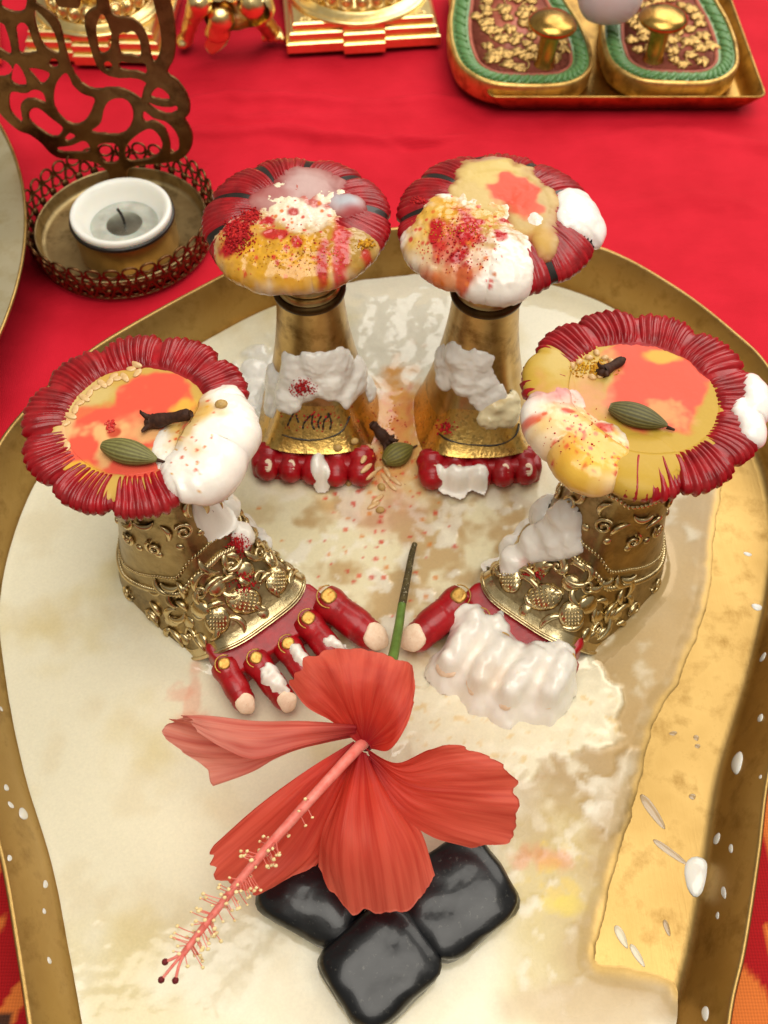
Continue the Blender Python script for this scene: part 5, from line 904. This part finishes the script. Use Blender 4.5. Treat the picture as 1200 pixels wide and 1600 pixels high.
# ------------------------------------------------------------------ gilt pedestals, figurine
def bev(x0, x1, y0, y1, z0, z1, b=.07):
    P = [(x0, x1, y0, y1)]; rows = [(b, z0), (0, z0+b), (0, z1-b), (b, z1)]; V = []
    for d, z in rows: V += [(x0+d, y0+d, z), (x1-d, y0+d, z), (x1-d, y1-d, z), (x0+d, y1-d, z)]
    F = [[3, 2, 1, 0], [12, 13, 14, 15]]
    for r in range(3): F += [[r*4+i, r*4+(i+1) % 4, r*4+4+(i+1) % 4, r*4+4+i] for i in range(4)]
    return np.array(V, float), F
def pedestal(c, rz, w, label, k=1.):
    R_ = thing('gilt_pedestal', (*c, 0), label, 'pedestal', 'gilt statue pedestals', rz); h = w/2
    for nm, z0, z1, ins in (('plinth_step', -.02, .52, 0), ('plinth_step', .50, .92, .16), ('plinth_step', .90, 1.28, .34)):
        a = bev(-h+ins, h-ins, ins, w*.9-ins, z0*k, z1*k); b = bev(-w*.135, w*.135, ins-.30, w*.5, z0*k, z1*k+.012); V, F = join([a, b]); put(nm, V, F, M['gold'], R_, smooth=False)
    yc = w*.45; q = [(0, 1.26), (h*.95, 1.26), (h*.95, 1.36), (h*.90, 1.42), (h*.88, 1.40), (h*.85, 1.50), (h*.82, 1.50), (h*.80, 1.58), (h*.76, 1.62), (h*.74, 1.58), (h*.70, 1.72), (h*.60, 2.05), (h*.56, 2.35), (h*.62, 2.5), (h*.62, 2.7), (h*.55, 2.8), (0, 2.8)]
    V, F = lathe([(a, b*k) for a, b in q], 96); V[:, 1] += yc; put('round_moulding', V, F[:, ::-1], M['gold'], R_)
    V, F = ball((0, 0, 0), (.26, .16, .30), 12, 8); V2, F2 = ball((0, -.12, .02), (.12, .1, .14), 8, 6); th = np.linspace(0, 6.28, 18); V3, F3 = tube(np.stack([.30*np.cos(th), -.05+0*th, .32*np.sin(th)], -1), .045, 6, False); V, F = join([(V, F), (V2, F2), (V3, F3)]); n_ = 22; g0 = None
    for j in range(n_):
        a = 2*np.pi*j/n_; loc = (h*.71*math.sin(a), yc-h*.71*math.cos(a), 1.92*k); rot = (-.35, 0, a)
        if g0 is None: g0 = put('lotus_boss', V, F, M['gold'], R_, solid=False); g0.location = [float(x)*S for x in loc]; g0.rotation_euler = (-.35, 0, 0)
        else: copyof(g0, R_.o, loc, rot)
    for sx in (-1, 1):                      # engraved corner flowers
        pr_l = []
        for j in range(8): a = j*np.pi/4; V4, F4 = ball((sx*h*.74+.22*math.cos(a), .62+.16*math.sin(a), 1.285*k), (.10, .05, .04), 8, 5); pr_l.append((V4, F4))
        V, F = join(pr_l); put('corner_flower', V, F, M['gold'], R_, solid=False)
pedestal((-.92, 42.75), math.radians(6.), 7.2, 'gilt stepped pedestal at the top centre of the cloth')
pedestal((-13.4, 41.75), math.radians(-2), 6.4, 'gilt stepped pedestal behind the tealight holder')
pedestal((-20.6, 40.9), math.radians(14), 6.0, 'gilt pedestal at the far left behind the openwork plate')
FG = thing('gilt_figurine', (-7.4, 44.6, 0), 'gilt animal figurine standing between the two pedestals, only its legs showing', 'figurine')
def sk(name, f, lo, hi, h=.08, nz=.05, ns=1.8, rel=2, parent=None):
    V, F = surfnet(lambda P: f(P)+nz*fbm(P*ns, 3), lo, hi, h); return put(name, relax(V, F, rel), F, M['gold'], FG, parent)
g = lambda u, v, z: at(u, v, z)-FG.loc
body = sk('body', lambda P: smin(elli(P, (0, 1.6, 3.6), (2.6, 2.2, 1.7)), caps(P, g(345, 22, 2.2), g(405, 12, 2.4), .75, .7), .5), (-3.6, -3, .6), (3.6, 4.4, 6), .11, .08)
a, b, c = g(300, 30, 1.6), g(312, 5, 2.8), g(290, 62, .28); sk('leg', lambda P: np.minimum(caps(P, b, a, .55, .36), smin(caps(P, a, c, .36, .32), elli(P, c+np.array([-.05, -.1, 0]), (.38, .48, .30)), .15)), np.minimum(np.minimum(a, b), c)-.9, np.maximum(np.maximum(a, b), c)+.9, .06, .03, 2.5)
a, b, c = g(404, 22, 1.9), g(395, 5, 2.6), g(424, 50, .42)
def paw(P):
    d = smin(caps(P, b, a, .7, .5), caps(P, a, c, .45, .42), .2)
    for k_ in (-.36, -.12, .12, .36): d = smin(d, caps(P, c+np.array([k_*.8, .1, .05]), c+np.array([k_*1.15+.1, -.35, -.14]), .18, .15), .06)
    return d
sk('leg', paw, np.minimum(np.minimum(a, b), c)-1, np.maximum(np.maximum(a, b), c)+1, .05, .02, 2.5, 1)
a, b = g(345, 28, 2.0), g(338, 48, 1.35); sk('muzzle', lambda P: smin(caps(P, a, b, .62, .48), elli(P, b+np.array([.1, -.12, -.1]), (.55, .4, .35)), .2), np.minimum(a, b)-.9, np.maximum(a, b)+.9, .06, .02, 2.5)
a, b = g(345, 52, 1.1), g(331, 86, .12); k = np.linspace(0, 1, 24); w = .52*np.sin(np.pi*np.clip(k*.94+.06, 0, 1))**.7; cc = a+(b-a)*k[:, None]; u = np.linspace(-1, 1, 9); V = np.stack([cc+np.stack([w*q, .05*np.abs(q)+0*w, .10*np.abs(q)*w], -1) for q in u], 1)
V = np.concatenate([V.reshape(-1, 3), V.reshape(-1, 3)+np.array([0, .10, -.06])]); f = gridF(24, 9); gi = np.arange(216).reshape(24, 9); bd = np.concatenate([gi[0], gi[1:, -1], gi[-1, -2::-1], gi[-2:0:-1, 0]]); put('leaf_ear', V, np.concatenate([f[:, ::-1], f+216, np.stack([bd, np.roll(bd, -1), np.roll(bd, -1)+216, bd+216], 1)]), M['gold'], FG)

# ------------------------------------------------------------------ pair of toe-peg sandals on a small brass tray
ST = thing('sandal_tray', (10.55, 43.3, 0), 'small rectangular brass tray holding the pair of toe-peg sandals', 'tray')
def rrect(hx, hy, r, n_=10):
    P = []
    for sx, sy, a0 in ((1, 1, 0), (-1, 1, np.pi/2), (-1, -1, np.pi), (1, -1, 1.5*np.pi)):
        for q in np.linspace(0, np.pi/2, n_): P.append((sx*(hx-r)+r*math.cos(a0+q), sy*(hy-r)+r*math.sin(a0+q)))
    return np.array(P)
rw = [(5.3, 4.9, .5, .10), (5.45, 5.05, .5, .12), (5.65, 5.25, .45, .4), (5.95, 5.5, .4, .88), (6.02, 5.56, .4, .95), (6.06, 5.6, .4, .90), (5.75, 5.3, .45, .36), (5.5, 5.1, .5, .02), (5.3, 4.9, .5, .0)]
V = np.concatenate([np.column_stack([rrect(a, b, r), np.full(40, z)]) for a, b, r, z in rw]); F = gridF(len(rw), 40, wv=True).tolist()+[list(range(40)), list(range(320, 360))[::-1]]; M['sand_tray'] = metal('hammered_brass', '#a07c40', '#bb9550', .32, 150, '#6a4c22', None, .25); put('tray_body', V, F, M['sand_tray'], ST)
M['green_enamel'] = paint('green_enamel', '#4a7a48', '#76a060', .35, 300, '#b89a4a', .3, .3, .62); M['panel_red'] = paint('worn_red_enamel', '#a04a3a', '#c4705a', .5, 250, '#a07a40', .1, .5, .60); M['carved'] = metal('carved_gilt', '#b08c50', '#cdab6c', .42, 400, '#7e5528', None, .35, .1, 700)
V, F = [], []
kk = np.linspace(0, 1, 12); lm = []
for a0, ln, wd in ((0, .60, .19), (.6, .44, .16), (-.6, .44, .16), (1.2, .3, .14), (-1.2, .3, .14)):
    p = np.stack([ln*kk*np.cos(a0+.5*kk), ln*kk*np.sin(a0+.5*kk), .03+.07*np.sin(np.pi*kk)], -1); v_, f_ = tube(p, wd*np.sin(np.pi*np.clip(kk*.9+.08, 0, 1))**.8, 7); v_[:, 2] *= .5; lm.append((v_, f_))
LEAF = join(lm); TW = ball((0, 0, 0), (.36, .13, .13), 10, 7)
def sandal(c, rz, hw, peg, knob, label, tilt=0., seed=1):
    R_ = thing('toe_peg_sandal', (*c, .12), label, 'sandal', 'toe-peg sandals', rz); R_.o.rotation_euler = (0, tilt, rz); L = 10.5
    Po = crv([(0, -.0), (-hw*.55, .22), (-hw*.9, 1.3), (-hw, 3.), (-hw*.97, 5.), (-hw*.86, 7.), (-hw*.8, 9), (-hw*.5, L-.3), (0, L), (hw*.5, L-.3), (hw*.8, 9), (hw*.86, 7), (hw*.97, 5), (hw, 3.), (hw*.9, 1.3), (hw*.55, .22)], 140, True)[::-1]
    TK = lambda z: z*.66
    t_ = np.roll(Po, -1, 0)-np.roll(Po, 1, 0); t_ /= np.linalg.norm(t_, axis=1)[:, None]; N_ = np.stack([-t_[:, 1], t_[:, 0]], 1); rg = lambda q: np.concatenate([np.column_stack([Po+N_*d, np.full(140, TK(z))]) for d, z in q])
    q = [(.9, 0), (.25, 0), (.08, .12), (0, .4), (-.02, 1.5), (.03, 1.62), (.10, 1.67), (.17, 1.65), (.20, 1.55)]; put('sole', rg(q), gridF(len(q), 140, wv=True), M['paduka'], R_)
    q = [(.18, 1.52), (.50, 1.58), (.92, 1.52)]; bd_ = put('green_border', rg(q), gridF(3, 140, wv=True), M['green_enamel'], R_)
    q = [(.90, 1.50), (.92, 1.60), (.97, 1.61), (1.02, 1.52), (1.1, 1.48)]; V = rg(q); V = np.concatenate([V, [[0, L/2, TK(1.48)]]]); F = gridF(5, 140, wv=True).tolist()+[[560+i, 560+(i+1) % 140, 700] for i in range(140)]; pn = put('red_panel', V, F, M['panel_red'], R_)
    g0 = None; cl = np.concatenate([[0], np.cumsum(np.linalg.norm(np.diff(np.vstack([Po, Po[:1]])+0, axis=0), axis=1))]); nt = int(cl[-1]/.34)
    for j in range(nt):
        s_ = j*cl[-1]/nt; i = min(np.searchsorted(cl, s_, 'right')-1, 139); p = Po[i]+N_[i]*.54
        if p[1] > 8.: continue
        a_ = math.atan2(t_[i][1], t_[i][0])+.85; loc = (p[0], p[1], TK(1.60))
        if g0 is None: g0 = put('rope_twist', *TW, M['green_enamel'], R_, bd_, solid=False); g0.location = [float(x)*S for x in loc]; g0.rotation_euler = (0, 0, a_)
        else: copyof(g0, bd_, loc, (0, 0, a_))
    rr_ = random.Random(seed); pts = []; g0 = None; tries = 0
    while tries < 4000 and len(pts) < 90:
        tries += 1; x, y = rr_.uniform(-hw, hw), rr_.uniform(.9, 8.2); s_ = sdpoly(np.array([x]), np.array([y]), Po[::3])[0]
        if s_ > -1.38 or math.hypot(x-peg[0], y-peg[1]) < .75 or any(math.hypot(x-a, y-b) < .52 for a, b in pts): continue
        pts.append((x, y)); loc = (x, y, TK(1.49)); a_ = rr_.uniform(0, 6.28); sc = rr_.uniform(.85, 1.25)
        if g0 is None: g0 = put('carved_leaf', *LEAF, M['carved'], R_, pn, solid=False); g0.location = [float(v)*S for v in loc]
        else: copyof(g0, pn, loc, (0, 0, a_), (sc, sc*rr_.choice([1, -1]), 1))
    for j in range(7):
        x0, y0 = rr_.choice(pts); th = np.linspace(0, rr_.uniform(2.5, 4.5), 20)+rr_.uniform(0, 6); r_ = rr_.uniform(.5, .9); vx = x0+r_*np.cos(th); vy = y0+r_*np.sin(th); ins = sdpoly(vx, vy, Po[::3]) < -1.12
        if ins.sum() > 6: V, F = tube(np.stack([vx[ins], vy[ins], np.full(ins.sum(), TK(1.50))], -1), .055, 6); put('carved_vine', V, F, M['carved'], R_, pn, solid=False)
    V, F = lathe([(.0, knob+.22), (.40, knob+.20), (.80, knob+.10), (1.02, knob-.06), (1.06, knob-.18), (.98, knob-.30), (.70, knob-.38), (.50, knob-.44), (.42, knob-.62), (.40, 1.15), (.46, 1.03), (.5, .9)], 56); V[:, 0] += peg[0]; V[:, 1] += peg[1]; pg = put('toe_peg', V, F[:, ::-1], M['knob'], R_)
    return R_
sandal((6.35, 38.1), math.radians(4.), 3.2, (.85, 1.75), 3.0, 'toe-peg sandal on the left, overhanging the small tray edge', .05, 3)
sandal((12.75, 38.3), math.radians(-3.), 3.05, (-.85, 1.9), 3.0, 'toe-peg sandal on the right, sitting inside the small tray', 0., 8)
def marble_mat():
    t = NT('white_marble'); t.set(Base_Color=t.ramp(t.noise(80, 5), [(.3, L4('#f6f3ee')), (.7, L4('#ffffff'))]), Roughness=.3, Subsurface_Weight=1., Subsurface_Radius=(1, .95, .9), Subsurface_Scale=.03); return t.m
M['marble'] = marble_mat()
p = at(955, 20, 2.6); V, F = ball((0, 0, 0), 1., 40, 28); V = V*((np.abs(V)**2.8).sum(1)**(-1/2.8))[:, None]*np.array([1.5, 1.35, 2.0])+np.array([0, 0, 2.0]); V *= 1+.02*perlin(V*.8)[:, None]; o = put('marble_egg', V, F, M['marble'], solid=False, label='white marble egg resting between the two toe-peg sandals', cat='marble egg'); o.location = (float(p[0])*S, float(p[1]+1.0)*S, .0175)
